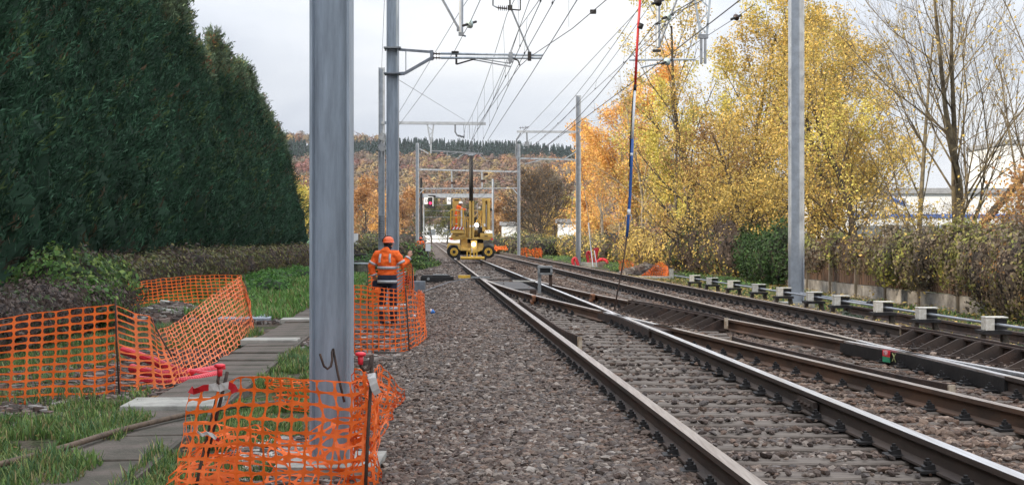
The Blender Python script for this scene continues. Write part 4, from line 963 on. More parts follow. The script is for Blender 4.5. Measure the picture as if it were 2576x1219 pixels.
net('orange_netting', 'twisted orange netting hanging on the right stake of the nearest mast', [col(880, 955, 880, 1235, 9.25, 9.15), col(905, 935, 915, 1235, 9.05, 9.0), col(935, 930, 945, 1240, 9.1, 9.0), col(955, 980, 950, 1240, 9.4, 9.3)], 7, 14, M['orange'], .07, 5, .15, .17)
net('orange_netting', 'second layer of orange netting at the left stake in the foreground', [col(470, 1060, 440, 1230, 9.2, 8.95), col(520, 1050, 505, 1235, 9.3, 9.05), col(600, 1075, 590, 1235, 9.4, 9.1)], 9, 6, M['orange'], .06, 6, .12, .14)
# left nets
net('orange_netting', 'taut orange netting at the left edge in front of the brambles', [col(-40, 805, -50, 1028, 13.7), col(60, 790, 45, 1034, 13.85, 13.7), col(160, 778, 150, 1030, 14.1), col(240, 769, 240, 1030, 14.35), col(292, 762, 290, 1020, 14.6)], 10, 13, M['orange'], .014, 7, .085, .13)
net('orange_netting', 'sagging orange netting sloping up to the right from the left-hand stake', [col(292, 768, 303, 985, 14.6), col(335, 783, 345, 985, 14.9, 14.7), col(377, 795, 392, 979, 15.2, 15.0), col(402, 829, 446, 967, 16, 15.4), col(470, 790, 520, 925, 19.5, 17.5), col(540, 738, 590, 878, 23, 20), col(604, 695, 637, 835, 26.8, 24.5)], 40, 13, M['oranged'], .022, 8, .13, .15)
net('orange_netting', 'far side of the left netted pit, in front of the ivy and hedge', [col(273, 724, 292, 788, 30), col(360, 706, 370, 777, 31), col(470, 694, 480, 768, 32.5), col(550, 690, 560, 766, 33.5), col(606, 692, 622, 764, 34)], 26, 9, M['orange'], .02, 9, .10, .16)
net('orange_netting', 'short end of netting joining the sloping net to its far post', [col(606, 692, 632, 811, 27.2), col(618, 725, 640, 830, 26, 25), col(628, 760, 640, 845, 25, 24)], 6, 12, M['oranged'], .05, 10, .12, .16)
# middle nets around worker
net('orange_netting', 'upright orange netting in front of the standing worker', [col(868, 712, 868, 902, 19.7), col(930, 719, 930, 901, 19.7), col(980, 724, 985, 897, 19.7), col(1021, 727, 1031, 889, 19.9)], 12, 15, M['orange'], .018, 11, .09, .15)
net('orange_netting', 'orange netting side panel running back past the worker along the ballast', [col(1021, 727, 1031, 889, 19.9), col(1045, 735, 1056, 872, 21, 20.6), col(1066, 738, 1073, 853, 22.5, 21.5), col(1060, 733, 1066, 832, 24.5, 23.5), col(1052, 728, 1050, 800, 27)], 26, 13, M['orange'], .035, 12, .12, .17)
net('orange_netting', 'orange netting behind the standing worker', [col(925, 677, 928, 790, 30), col(960, 674, 960, 785, 30.5), col(1000, 668, 1000, 780, 31), col(1022, 664, 1024, 746, 31), col(1036, 664, 1034, 742, 29.5), col(1040, 700, 1045, 770, 28.5)], 18, 12, M['orange'], .03, 13, .13, .2)
# far nets
def farnet(lab, pts, nx, ny, seed, m='orange', wr=.1): return net('orange_netting', lab, pts, nx, ny, M[m], wr, seed, .16, .22, thick=0)
farnet('small orange netting at the foot of the far left gantry post', [col(1033, 620, 1033, 645, 100), col(1048, 624, 1050, 643, 98), col(1062, 618, 1064, 641, 97), col(1074, 622, 1073, 640, 99)], 16, 7, 21)
farnet('crumpled orange netting beside the rails right of the machine', [col(1243, 616, 1243, 628, 108), col(1254, 619, 1256, 629, 107), col(1272, 616, 1277, 630, 106)], 14, 7, 22, wr=.15)
farnet('boxy orange netting left of the slim right-hand mast', [col(1309, 625, 1311, 640, 86), col(1320, 623, 1322, 644, 85), col(1335, 626, 1338, 645, 85), col(1352, 623, 1352, 647, 85), col(1364, 631, 1362, 646, 86), col(1355, 624, 1358, 640, 88)], 22, 8, 23, wr=.12)
farnet('torn orange netting left half of the heap beside the concrete box', [col(1556, 657, 1558, 684, 62), col(1572, 654, 1575, 690, 60), col(1590, 660, 1592, 690, 59), col(1610, 680, 1612, 692, 58)], 18, 9, 24, 'oranged', .10)
farnet('peaked orange netting right half of the heap beside the concrete box', [col(1615, 690, 1612, 694, 57), col(1640, 672, 1640, 694, 56.5), col(1662, 655, 1660, 696, 56), col(1676, 668, 1675, 698, 55.5), col(1683, 684, 1682, 698, 55)], 20, 10, 25, 'orange', .06)
farnet('low fold of orange netting behind the peaked netting', [col(1628, 668, 1630, 684, 60), col(1640, 672, 1640, 686, 60)], 5, 6, 26)
# stakes
def stake(label, pts, r=.011, cap=None, caplab=None, name='iron_stake'):
    t = thing(name, (pts[0][0], pts[0][1], max(-.1, pts[0][2])), label, 'stake'); m = MB(); m.tube(pts, r, 7); m.build('rod', M['rust'], t, smooth=True)
    if cap:
        c = MB(); x, y, z = cap; c.tube([(x, y, z-.03), (x, y, z+.03)], [.017, .020], 12); c.tube([(x, y, z+.025), (x, y, z+.034), (x, y, z+.048), (x, y, z+.054)], [.022, .038, .037, .02], 14); c.build('safety_cap', M['redcap'], t, smooth=True)
    return t
p0 = W(500, 1188, 8.8); p1_ = W(570, 932, 9.0)
stake('leaning iron stake with a red mushroom cap on its hook, left in the foreground', [W(494, 1225, 8.8), p0, W(551, 975, 8.97), W(556, 968, 8.97), W(549, 965, 8.95), W(548, 958, 8.95), W(552, 935, 8.95)], .011, W(553, 934, 8.95))
stake('short iron stake stub leaning beside the left red cap', [W(520, 1150, 8.9), W(560, 985, 9.02), W(572, 934, 9.05)], .012)
hk = [W(919, 1240, 8.8), W(925, 1100, 8.84), W(932, 980, 8.88), W(937, 892, 8.9), W(934, 893, 8.9), W(932, 915, 8.88), W(926, 928, 8.87), W(916, 930, 8.86), W(909, 922, 8.86), W(907, 905, 8.86)]
stake('upright iron stake with a red cap on its curled hook, right of the nearest mast', hk, .012, W(907, 905, 8.86))
stake('iron stake leaning against the nearest mast with an open hook', [W(866, 1010, 9.4), W(850, 940, 9.45), W(838, 876, 9.5), W(835, 885, 9.48), W(836, 905, 9.47), W(832, 921, 9.46), W(824, 927, 9.45), W(815, 920, 9.45), W(810, 905, 9.45), W(805, 889, 9.45)], .009)
for (a, lab) in [([W(301, 1010, 14.55), W(293, 860, 14.55), W(290, 750, 14.55)], 'dark stake between the taut and the sagging left netting'), ([W(432, 895, 15.4), W(400, 840, 15.5), W(377, 793, 15.6)], 'stake leaning left at the dip of the sagging netting'),
                 ([W(515, 862, 18.9), W(460, 786, 20.6)], 'thin stake leaning in the middle of the sloping netting'), ([W(634, 815, 27), W(622, 745, 27.1), W(613, 690, 27.2)], 'stake at the top corner of the sloping netting'), ([W(275, 790, 29.9), W(274, 720, 30)], 'stake at the near corner of the far pit netting'),
                 ([W(1030, 890, 19.85), W(1025, 800, 19.85), W(1020, 722, 19.85)], 'thin stake at the corner of the netting in front of the worker'), ([W(1066, 836, 22.6), W(1067, 730, 22.6)], 'stake on the ballast side of the worker netting'), ([W(928, 800, 30), W(925, 672, 30)], 'stake behind the worker on the left')]:
    stake(lab, a, .01)
m = MB(); pts = [W(1019, 728, 28), W(1022, 742, 28), W(1029, 749, 28), W(1036, 743, 28), W(1038, 700, 28), W(1037, 664, 28)]; m.tube(pts, .012, 6); tag(m.build('hooked_bar', M['rust']), 'bent hooked iron bar holding up the netting right of the worker', 'hook')
# tapes
def ribbon(name, label, pts, w_, mats, seg, cat='tape'):
    mb = MB(); n = len(pts)
    for i, p in enumerate(pts):
        d = Vector(pts[min(i+1, n-1)])-Vector(pts[max(i-1, 0)]); s = d.cross(Vector((0, 1, .2))).normalized()*w_/2
        s.rotate(Euler((rnd.uniform(-.5, .5), rnd.uniform(-.2, .2), rnd.uniform(-.5, .5)))); mb.v.append(tuple(Vector(p)+s)); mb.v.append(tuple(Vector(p)-s))
    for i in range(n-1): mb.f.append((2*i, 2*i+1, 2*i+3, 2*i+2)); mb.m.append((i//seg) % len(mats))
    o = mb.build(name, mats); tag(o, label, cat); md = o.modifiers.new('t', 'SOLIDIFY'); md.thickness = .001; return o
TW = mat('white_tape', (.75, .72, .70), .5, transl=.2); TR = mat('red_tape', (.65, .02, .03), .45, transl=.2)
def rpath(u, v, Y): return W(u, v, Y)
ribbon('warning_tape', 'torn red and white tape knotted to the left foreground stake', [rpath(478, 978, 8.85), rpath(488, 984, 8.84), rpath(500, 980, 8.83), rpath(512, 975, 8.84), rpath(525, 974, 8.86), rpath(540, 972, 8.87), rpath(553, 976, 8.86), rpath(560, 972, 8.86), rpath(575, 968, 8.85), rpath(586, 973, 8.85), rpath(592, 986, 8.85)], .05, [TR, TW, TR], 4)
ribbon('warning_tape', 'small twisted red and white tape low on the left foreground stake', [rpath(496, 1084, 8.75), rpath(508, 1093, 8.74), rpath(520, 1088, 8.74), rpath(532, 1092, 8.74), rpath(544, 1102, 8.74), rpath(552, 1106, 8.75)], .025, [TW, TW, TR], 2)
ribbon('tape_scrap', 'dirty white tape scrap hanging from the right foreground stake', [rpath(934, 938, 8.84), rpath(936, 950, 8.83), rpath(940, 965, 8.83), rpath(945, 980, 8.84), rpath(951, 990, 8.86)], .055, [TW], 9)

# ------------------------------------------------------------------ ducts, pole, small stuff
def pipe(label, pts, r, m, corr=True, name='red_duct'):
    P = [Vector(p) for p in pts]; out = []; k = 26
    for i in range(len(P)-1):
        g = lambda j: P[min(max(j, 0), len(P)-1)]
        for j in range(k):
            t = j/k; out.append(.5*((2*g(i))+(g(i+1)-g(i-1))*t+(2*g(i-1)-5*g(i)+4*g(i+1)-g(i+2))*t*t+(3*g(i)-g(i-1)-3*g(i+1)+g(i+2))*t**3))
    out.append(P[-1]); rr = [r*(1+(.07 if corr and i % 2 else 0)) for i in range(len(out))]
    mb = MB(); mb.tube(out, rr, 12); return tag(mb.build(name, m, smooth=not corr), label, 'pipe')
pipe('red corrugated duct, uppermost, curving down out of the left netted pit', [W(308, 880, 17.2), W(380, 905, 17), W(450, 932, 16.6), W(525, 945, 16.2)], .055, M['red'])
pipe('red corrugated duct crossing under the other ducts in the pit', [W(330, 925, 16.4), W(400, 940, 16.2), W(470, 940, 16.4), W(560, 925, 16.9)], .055, M['red'])
pipe('lowest red duct lying flat along the front of the pit', [W(345, 955, 15.8), W(420, 962, 15.7), W(490, 955, 15.8), W(545, 942, 16.2)], .055, M['red'])
pipe('long brown wooden pole lying across the slab path in the lower left', [W(-60, 1182, 9.2), W(150, 1127, 10.15), W(306, 1080, 11.2), W(485, 1038, 12.25), W(600, 1020, 12.75), W(727, 1009, 13.1)], .024, mat('brown_pole', (.13, .09, .06), .8, 0, .4, 12, .4, 40), False, 'wooden_pole')
m = MB(); p = W(1087, 783, 23.8); m.sph(p, (.05, .045, .04), 10, 7, 0, lambda d: 1+.3*noise.noise(d*3)); m.sph((p[0]-.02, p[1], p[2]+.01), (.03, .046, .042), 8, 6, 1)
tag(m.build('crumpled_packet', [mat('blue_foil', (.05, .22, .65), .35), TW]), 'crumpled blue and white packet lying on the ballast', 'litter')
m = MB(); m.sph(W(1042, 794, 23), (.03, .03, .025), 8, 6); tag(m.build('white_stone', M['whitew']), 'small round white pebble behind the worker netting', 'stone')

# bin, sleeper stack, small signs
t = thing('metal_bin', W(911, 690, 60), 'small grey metal bin with a flat lid on the grass left of the worker', 'bin'); m = MB()
c = W(911, 690, 60); m.tube([(c[0], c[1], .05), (c[0], c[1], .58)], [.33, .40], 16); m.build('drum', mat('rusty_bin_metal', (.20, .18, .16), .6, .2, .5, 6), t, smooth=False)
m = MB(); m.cyl((c[0], c[1], .58), (c[0], c[1], .64), .44, 16); m.build('lid', M['galvl'], t)
for i, (u, v, w_, lab) in enumerate([(893, 648, 1.0, 'dark timber block, left one of the pair behind the bin'), (905, 643, .9, 'dark timber block, right one of the pair behind the bin'), (893, 659, 1.1, 'dark timber block lying lowest behind the bin')]):
    m = MB(); c = W(u, v, 72); m.box((c[0], c[1], max(.13, c[2])), (w_, .5, .24), (0, 0, rnd.uniform(-.2, .2))); tag(m.build('timber_block', M['black'], bevel=.02), lab, 'timber block')
m = MB(); c = W(893, 600, 95); m.box((c[0], c[1], c[2]), (.45, .05, .75)); m.cyl((c[0], c[1]+.04, 0), (c[0], c[1]+.04, c[2]), .03, 8, 1); tag(m.build('white_sign_board', [M['whitew'], M['galvd']]), 'small blank white board just right of the nearest mast', 'sign')
m = MB(); c = W(1077, 622, 92); m.box((c[0], c[1], c[2]), (.36, .04, .5)); m.cyl((c[0], c[1]+.04, 0), (c[0], c[1]+.04, c[2]), .03, 8, 1); tag(m.build('white_sign_board', [M['whitew'], M['galvd']]), 'small white panel standing beside the far netting and worker', 'sign')
m = MB(); c = W(775, 608, 170); m.box((c[0], c[1], .9), (1.7, 1.2, 1.3)); m.box((c[0], c[1], 1.65), (1.9, 1.4, .15)); tag(m.build('green_hut', mat('pale_green_paint', (.20, .36, .24), .6)), 'little pale green hut on the meadow beyond the conifers', 'hut')

# point machine group at Y~47
def pm():
    Y = 46.5
    t = thing('point_machine', (XO(.2, Y), Y, .2), 'dark point machine with grey cover beside the switch, linked by rods to the rails', 'point machine')
    m = MB(); x = XO(.35, Y); m.box((x, Y, .31), (1.15, .45, .20)); m.box((x-.05, Y, .43), (1.0, .38, .05)); m.build('motor_case', M['black'], t, bevel=.015); m = MB(); m.box((x+.1, Y-.02, .468), (.5, .3, .03)); m.cyl((x-.3, Y-.24, .33), (x-.3, Y-.29, .33), .05, 8); m.build('case_lid', M['grey'], t)
    m = MB(); m.beam((x+.5, Y-.1, .28), (XO(OB, Y), Y-.1, .30), .04, .03); m.beam((x+.5, Y+.15, .28), (XO(OB, Y), Y+.15, .30), .04, .03); m.beam((x-1.6, Y-.3, .22), (x+.6, Y-.25, .25), .05, .03); m.build('throw_rods', M['black'], t)
    m = MB(); m.box((x+.95, Y+.1, .40), (.42, .3, .10)); m.build('yellow_cover', M['yelll'], t)
    m = MB(); m.box((x-1.0, Y, .27), (.5, .4, .34)); m.box((x-1.45, Y+.1, .22), (.35, .5, .26)); m.build('dark_junction_boxes', M['black'], t)
pm()
t = thing('relay_box', (XO(-1.0, 42), 42, 0), 'light grey lidded relay box right of the worker netting', 'relay box'); m = MB(); x = XO(-1.0, 42)
m.box((x, 42, .34), (.55, .5, .56)); m.build('box_body', M['grey'], t); m = MB(); m.box((x, 42, .65), (.62, .56, .06)); m.build('lid', M['galvl'], t)
m = MB(); m.box((x+.65, 42.4, .2), (.5, .5, .34)); tag(m.build('cable_box', M['galvd']), 'dark low cable box beside the light grey relay box', 'cable box')
m = MB(); m.tube([W(1035, 745, 33), W(1080, 727, 36), W(1130, 709, 40), W(1180, 700, 44)], .013, 6); tag(m.build('cable', M['galvd']), 'pale cable crossing the ballast towards the switch', 'cable')
m = MB(); m.beam(W(1185, 697, 44), W(1232, 697, 44), .10, .05); tag(m.build('cross_beam', M['grey']), 'thin grey tie bar across the near track at the switch', 'tie bar')
m = MB(); m.box((XO(2.5, 41.0), 41, .27), (1.25, 6, .06), (0, 0, DIR)); tag(m.build('cover_boards', mat('tarred_boards', (.10, .092, .088), .8, 0, .3, 5, .3)), 'grey cover boards between the rails at the switch', 'cover')
# small signal box (dwarf signal)
def dwarf():
    Y = 36.5; c = W(1371, 698, Y); b = .22
    t = thing('dwarf_signal', (c[0], c[1], b), 'squat grey box signal on short legs between the two tracks', 'signal')
    s = Y/F; w_ = 37*s; z0 = CZ-(688-HY)*s; z1 = CZ-(671-HY)*s
    m = MB(); x = c[0]
    m.box((x, Y, z1), (w_, .34, .05)); m.box((x-w_/2+.03, Y, (z0+z1)/2), (.06, .32, z1-z0)); m.box((x+w_/2-.03, Y, (z0+z1)/2), (.06, .32, z1-z0)); m.box((x, Y, z0), (w_, .32, .04)); m.build('housing_frame', M['grey'], t)
    m = MB(); m.box((x, Y+.05, (z0+z1)/2), (w_-.13, .2, z1-z0-.06)); m.build('dark_face', M['dark'], t)
    for s_ in (-1, 1):
        m = MB(); m.box((x+s_*(w_/2-.05), Y, (z0+b)/2-.02), (.09, .12, z0-b+.06)); m.build('leg', M['grey'] if s_ < 0 else M['rust'], t)
dwarf()
m = MB(); m.beam(W(1290, 706, 40), W(1350, 707, 40), .05, .04); tag(m.build('white_marker_rod', M['white']), 'thin white rod lying beyond the squat grey signal', 'rod')
m = MB(); c = W(1290, 664, 64); m.box((c[0], c[1], .28), (.3, .3, .16)); tag(m.build('track_box', M['rust']), 'little rusty box between the tracks near the machine', 'box')
m = MB(); c = W(1331, 722, 33); m.box((c[0]+.1, 33, .32), (.16, .2, .30)); tag(m.build('track_post', M['rust']), 'short rusty post between the tracks in front of the squat signal', 'post')

# ------------------------------------------------------------------ rod run on pedestals (right)
def ped(Y, lab):
    x = XO(8.6, Y); t = thing('rod_pedestal', (x, Y, .1), lab, 'pedestal', 'white capped pedestals of the rod run')
    m = MB(); m.box((x, Y, .33), (.42, .40, .05)); m.build('plate', M['black'], t)
    for s in (-1, 1):
        m = MB(); m.prism([(x+s*.21-.05, .0), (x+s*.21+.05, .0), (x+s*.16+.04, .31), (x+s*.16-.04, .31)], Y-.06, Y+.06); m.build('leg', M['conc'], t)
    m = MB(); a = .11
    m.box((x-.10, Y-.06, .46), (.13, .22, .20)); m.box((x+.0, Y-.06, .557), (.34, .24, .018)); m.build('white_cap', M['white'], t, bevel=.006)
    m = MB(); m.box((x+.09, Y-.02, .45), (.16, .18, .16)); m.build('roller_block', M['black'], t)
pys = [20.08, 22.8, 24.95, 27.5, 29.4, 31.9, 34.3, 37.1, 39.9, 42.5]
wds = ['first', 'second', 'third', 'fourth', 'fifth', 'sixth', 'seventh', 'eighth', 'ninth', 'tenth']
for i, y in enumerate(pys): ped(y, '%s white capped pedestal of the rod run counted from the right edge' % wds[i] if i else 'white capped pedestal nearest the right edge, largest of the rod run')
m = MB(); m.tube([(XO(8.62, y), y, .45) for y in (14, 20, 26, 32, 38, 46)], .022, 8); tag(m.build('operating_rod', M['galvl'], smooth=True), 'long pale steel rod carried by the white capped pedestals', 'rod')
m = MB(); m.tube([(XO(8.75, 26.2), 26.2, .47), (XO(8.75, 31), 31, .47)], .018, 8); m.tube([(XO(8.75, 26.2), 26.2, .47), (XO(8.75, 26.0), 26.0, .47)], .045, 10, 1); tag(m.build('operating_rod', [M['galvl'], M['black']]), 'short second rod with a black end knob behind the seventh pedestal', 'rod')
m = MB(); m.box((XO(8.2, 26.3), 26.3, .20), (.35, .5, .03)); m.box((XO(8.2, 26.3), 26.3, .13), (.3, .3, .12), None, 1); tag(m.build('white_step_plate', [M['white'], M['black']]), 'low white plate at the foot of the rod run', 'plate')

# concrete box with red ducts at slim mast
def cbox():
    Y = 80; t = thing('concrete_box', TX(1490, Y), 'pale concrete cable chamber at the foot of the slim right-hand mast', 'cable chamber'); m = MB()
    a = W(1466, 660, Y); b = W(1500, 673, Y); m.box2((a[0], Y, -.05), (b[0], Y+1.4, a[2])); m.build('chamber_wall', M['concl'], t)
    m = MB(); a = W(1500, 660, Y); b = W(1524, 673, Y); m.box2((a[0]+.004, Y-.2, -.05), (b[0], Y+1.2, a[2]+.02)); m.build('side_block', mat('tan_concrete', (.26, .21, .17), .9, 0, .3, 3), t)
cbox()
for i, (pts, lab) in enumerate([([W(1481, 661, 80.8), W(1477, 640, 80.8), W(1481, 634, 80.8), W(1488, 645, 80.8), W(1490, 661, 80.8)], 'looped red duct standing in the concrete chamber, left loop'),
                               ([W(1497, 662, 80.8), W(1499, 640, 80.8), W(1495, 624, 80.8)], 'upright red duct leaning left in the concrete chamber'), ([W(1497, 660, 81), W(1500, 640, 81), W(1504, 623, 81)], 'upright red duct leaning right in the concrete chamber'),
                               ([W(1445, 672, 79), W(1441, 655, 79), W(1448, 650, 79), W(1455, 668, 79)], 'small red duct loop left of the slim mast'), ([W(1502, 660, 80.5), W(1512, 652, 80.3), W(1525, 655, 80.2), W(1528, 664, 80.2)], 'red duct arching down over the right of the concrete chamber')]): pipe(lab, pts, .09, M['red'])
m = MB(); m.tube([W(1480, 560, 81), W(1486, 620, 80.6), W(1492, 672, 79.5)], .035, 6); m.tube([W(1495, 630, 80), W(1502, 672, 79.5)], .03, 6); tag(m.build('conduit', M['galvl']), 'pale conduits leaning into the concrete chamber', 'conduit')
m = MB(); c = W(1689, 696, 54.5); m.box((c[0], c[1], .28), (.16, .16, .40)); m.box((c[0]-1.1, c[1]+.2, .14), (2.1, .15, .08)); tag(m.build('white_kerb_post', M['white']), 'short white block beside the peaked orange netting', 'block')
rubble('spoil_heap', 'small pale spoil heap between the two torn orange nettings', 500, (TX(1630, 58.5)[:2], (1.4, .8)), .09, GP+[(.4, .35, .3)], zb=.1, pile=.5)
# fence-side timber post
m = MB(); c = TX(1752, 60); m.tube([(c[0], 60, -.1), (c[0]+.03, 60, 2.6)], [.13, .12], 10); tag(m.build('timber_post', mat('lichen_post', (.22, .19, .09), .9, 0, .4, 4, .4)), 'stout lichen covered timber post standing in front of the fence', 'post')

# ------------------------------------------------------------------ masts
def hsec(b, h, tf=.016, tw=.012):   # flanges at +-b/2 in x, web between
    return [(-b/2, -h/2), (-b/2+tf, -h/2), (-b/2+tf, -tw/2), (b/2-tf, -tw/2), (b/2-tf, -h/2), (b/2, -h/2), (b/2, h/2), (b/2-tf, h/2), (b/2-tf, tw/2), (-b/2+tf, tw/2), (-b/2+tf, h/2), (-b/2, h/2)]
def hcol(mb, x, y, z0, z1, b, h, mi=0, rot=0, tf=.018):
    s = hsec(b, h, tf, .014); c, sn = math.cos(rot), math.sin(rot); n = len(s)
    s = [(p*c-q*sn, p*sn+q*c) for p, q in s]
    mb.add([(x+p, y+q, z0) for p, q in s]+[(x+p, y+q, z1) for p, q in s], [tuple(range(n)), tuple(range(2*n-1, n-1, -1))]+[(i, i+n, (i+1) % n+n, (i+1) % n) for i in range(n)], mi)
def ins_disc(mb, p, q, r, n, mi=0, core=.018):
    p, q = Vector(p), Vector(q); mb.tube([p, q], core, 6, mi); d = (q-p)
    for i in range(n):
        c = p+d*((i+.5)/n); e = d.normalized()*.012; mb.tube([c-e, c, c+e], [r*.5, r, r*.4], 12, mi)
def mast(name, lab, x, y, b, h, ztop, zb=0, rot=0, m='galv', foot=True):
    t = thing(name, (x, y, zb), lab, 'mast'); mb = MB(); hcol(mb, x, y, zb-.1, ztop, b, h, 0, rot, .02 if b > .2 else .014); mb.build('steel_column', M[m], t)
    if foot: f_ = MB(); f_.box((x, y, zb+.02), (.75, .75, .16)); f_.build('concrete_foot', M['concl'], t)
    return t
mast('catenary_mast', 'largest and nearest grey steel mast, rising from the foreground netting', W(835, 1180, 9.9)[0], 9.9, .295, .28, 9.5, foot=True)
XM2 = (988-CX)/F*33; Y2 = 33; s2 = 33/F
m2 = mast('catenary_mast', 'tall grey mast behind the worker carrying the long double-tube cantilever', XM2, Y2, .295, .28, 9.3)
def zpx(v, Y): return CZ-(v-HY)/F*Y
def xpx(u, Y): return (u-CX)/F*Y
# beam at Y=33 above the view, from M2 to M7
XM7 = xpx(2003, 33)
m7 = mast('catenary_mast', 'big pale mast on the right in front of the fence', XM7, 33, .34, .30, 9.3, .06, m='galvl')
bm_ = thing('portal_beam', (XM2, Y2, 8.4), 'lattice portal beam joining the two big masts just above the view', 'beam'); mb = MB()
for dy in (-.2, .2):
    for dz in (0, .45): mb.beam((XM2, Y2+dy, 8.3+dz), (XM7, Y2+dy, 8.3+dz), .06, .06)
    xx = XM2
    while xx < XM7-.6: mb.beam((xx, Y2+dy, 8.3), (xx+.45, Y2+dy, 8.75), .03, .03); mb.beam((xx+.45, Y2+dy, 8.75), (xx+.9, Y2+dy, 8.3), .03, .03); xx += .9
mb.build('lattice', M['galv'], bm_)
def arm(label, Y, parts, name='cantilever', cat='cantilever', at=None):
    t = thing(name, at, label, cat)
    for (nm, m, fn) in parts:
        mb = MB(); fn(mb); mb.build(nm, M[m], t)
    return t
P2 = lambda u, v, dy=0: (xpx(u, 33), 33+dy, zpx(v, 33))
arm('long cantilever of two parallel tubes reaching over the near track from the tall grey mast', 33, [
    ('mast_clamps', 'galvd', lambda b: [b.box(P2(988, v), (.42, .42, .035)) for v in (122, 186)]+[b.box(P2(973, v), (.1, .1, .06)) for v in (125, 186)]),
    ('bracket_frame', 'galvd', lambda b: (b.beam(P2(1004, 125), P2(1085, 131), .06, .06), b.beam(P2(1004, 186), P2(1018, 185), .08, .08), b.beam(P2(1018, 185), P2(1084, 147), .07, .07), b.beam(P2(1021, 128), P2(1021, 184), .02, .02), b.beam(P2(1086, 127), P2(1086, 152), .08, .08))),
    ('insulator', 'brownins', lambda b: ins_disc(b, P2(1088, 135), P2(1108, 136), .05, 3)), ('insulator', 'brownins', lambda b: ins_disc(b, P2(1088, 146), P2(1108, 146), .05, 3)),
    ('upper_tube', 'galv', lambda b: b.cyl(P2(1108, 135), P2(1366, 139), .03, 10)), ('lower_tube', 'galv', lambda b: b.cyl(P2(1108, 146), P2(1363, 146), .03, 10)),
    ('drop_bracket', 'black', lambda b: (b.beam(P2(1148, 132), P2(1148, 162), .05, .05), b.beam(P2(1148, 162), P2(1196, 148), .035, .035), b.box(P2(1145, 132), (.18, .1, .05)))),
    ('registration_arm', 'galvd', lambda b: (b.beam(P2(1190, 150), P2(1285, 168), .025, .03), b.beam(P2(1205, 148), P2(1285, 160), .02, .025), b.box(P2(1285, 145), (.1, .1, .25)))),
    ('end_clamp', 'black', lambda b: (b.box(P2(1332, 142), (.09, .1, .22)), b.tube([P2(1290, 148), P2(1303, 152), P2(1308, 165)], .02, 6))),
    ('stay_tube', 'galvd', lambda b: b.cyl(P2(1285, 20), P2(1334, 138), .022, 8))], at=(XM2+.15, 33, 6.3))
arm('slender post and slanting stay hanging from the portal beam above the near track', 33, [
    ('post', 'galvl', lambda b: b.cyl(P2(1160, -75), P2(1160, 82), .055, 10)), ('stay', 'galvd', lambda b: b.cyl(P2(1080, -60), P2(1156, 76), .03, 8)), ('clamp', 'galvd', lambda b: (b.box(P2(1160, 86), (.13, .1, .08)), b.box(P2(1155, 74), (.12, .08, .1)), b.beam(P2(1162, 88), P2(1172, 92), .03, .04)))], 'hanging_support', 'support', at=(xpx(1160, 33), 33, 8.3))
arm('dark ribbed insulator on a bent hook at the top centre of the view', 33, [
    ('hook', 'galvd', lambda b: b.tube([P2(1240, -60), P2(1240, 14), P2(1252, 20)], .022, 6)), ('insulator', 'brownins', lambda b: ins_disc(b, P2(1252, 20), P2(1276, 22), .085, 5)),
    ('fittings', 'black', lambda b: (b.box(P2(1283, 20), (.12, .08, .12)), b.beam(P2(1282, -60), P2(1283, 20), .04, .04), b.beam(P2(1284, 24), P2(1308, 26), .03, .03), b.beam(P2(1309, -60), P2(1309, 26), .03, .03)))], 'line_insulator', 'insulator', at=P2(1260, -60))
arm('tapered lattice drop bracket hanging over the far track with a thin tube to its left', 33, [
    ('lattice', 'galv', lambda b: (b.beam(P2(1738, -70), P2(1762, 88), .05, .05), b.beam(P2(1792, -70), P2(1778, 88), .05, .05), b.beam(P2(1740, -20), P2(1785, 20), .03, .03), b.beam(P2(1786, 24), P2(1757, 60), .03, .03), b.beam(P2(1757, 62), P2(1780, 86), .03, .03))),
    ('drop_post', 'galvd', lambda b: (b.box(P2(1764, 124), (.055, .09, .72)), b.box(P2(1774, 124), (.055, .09, .72)), b.box(P2(1769, 92), (.24, .12, .1)))),
    ('horizontal_tube', 'galv', lambda b: (b.cyl(P2(1583, 151), P2(1750, 150), .026, 8), b.cyl(P2(1693, 152), P2(1612, 170), .024, 8)))], 'drop_bracket', 'bracket', at=(xpx(1768, 33), 33, 8.3))
arm('plain tubular post with a diagonal stay above the far track, left of the lattice bracket', 33, [
    ('post', 'galvl', lambda b: b.cyl(P2(1656, -70), P2(1656, 120), .05, 10)), ('stay', 'galvd', lambda b: b.cyl(P2(1710, -20), P2(1655, 122), .025, 8)), ('end_fitting', 'black', lambda b: (b.box(P2(1652, 128), (.2, .08, .06)), b.box(P2(1655, 60), (.12, .1, .04))))], 'hanging_support', 'support', at=(xpx(1656, 33), 33, 8.3))
for (u, v, Y, r, lab, mm) in [(1181, 60, 31, .11, 'round glass disc insulator on the wire near the top centre', 'glass'), (1680, 42, 31, .10, 'round glass disc insulator on the upper wire over the far track', 'glass'), (1678, 155, 31, .09, 'pale disc insulator on the lower wire over the far track', 'glass'), (1852, 44, 31, .075, 'black cylindrical insulator hanging before the yellow trees', 'brownins'), (1655, 5, 30, .10, 'black pulley wheel at the top of the view above the far track', 'black')]:
    m = MB(); c = Vector(W(u, v, Y)); m.tube([c+Vector((-.05, -.04, -.02)), c+Vector((-.02, -.015, 0)), c+Vector((.02, .015, 0)), c+Vector((.05, .04, .02))], [r*.4, r, r, r*.35], 16); m.tube([c+Vector((-.15, -.2, -.08)), c+Vector((.15, .2, .08))], .03, 6, 1); tag(m.build('disc_insulator', [M[mm], M['black']], smooth=True), lab, 'insulator')
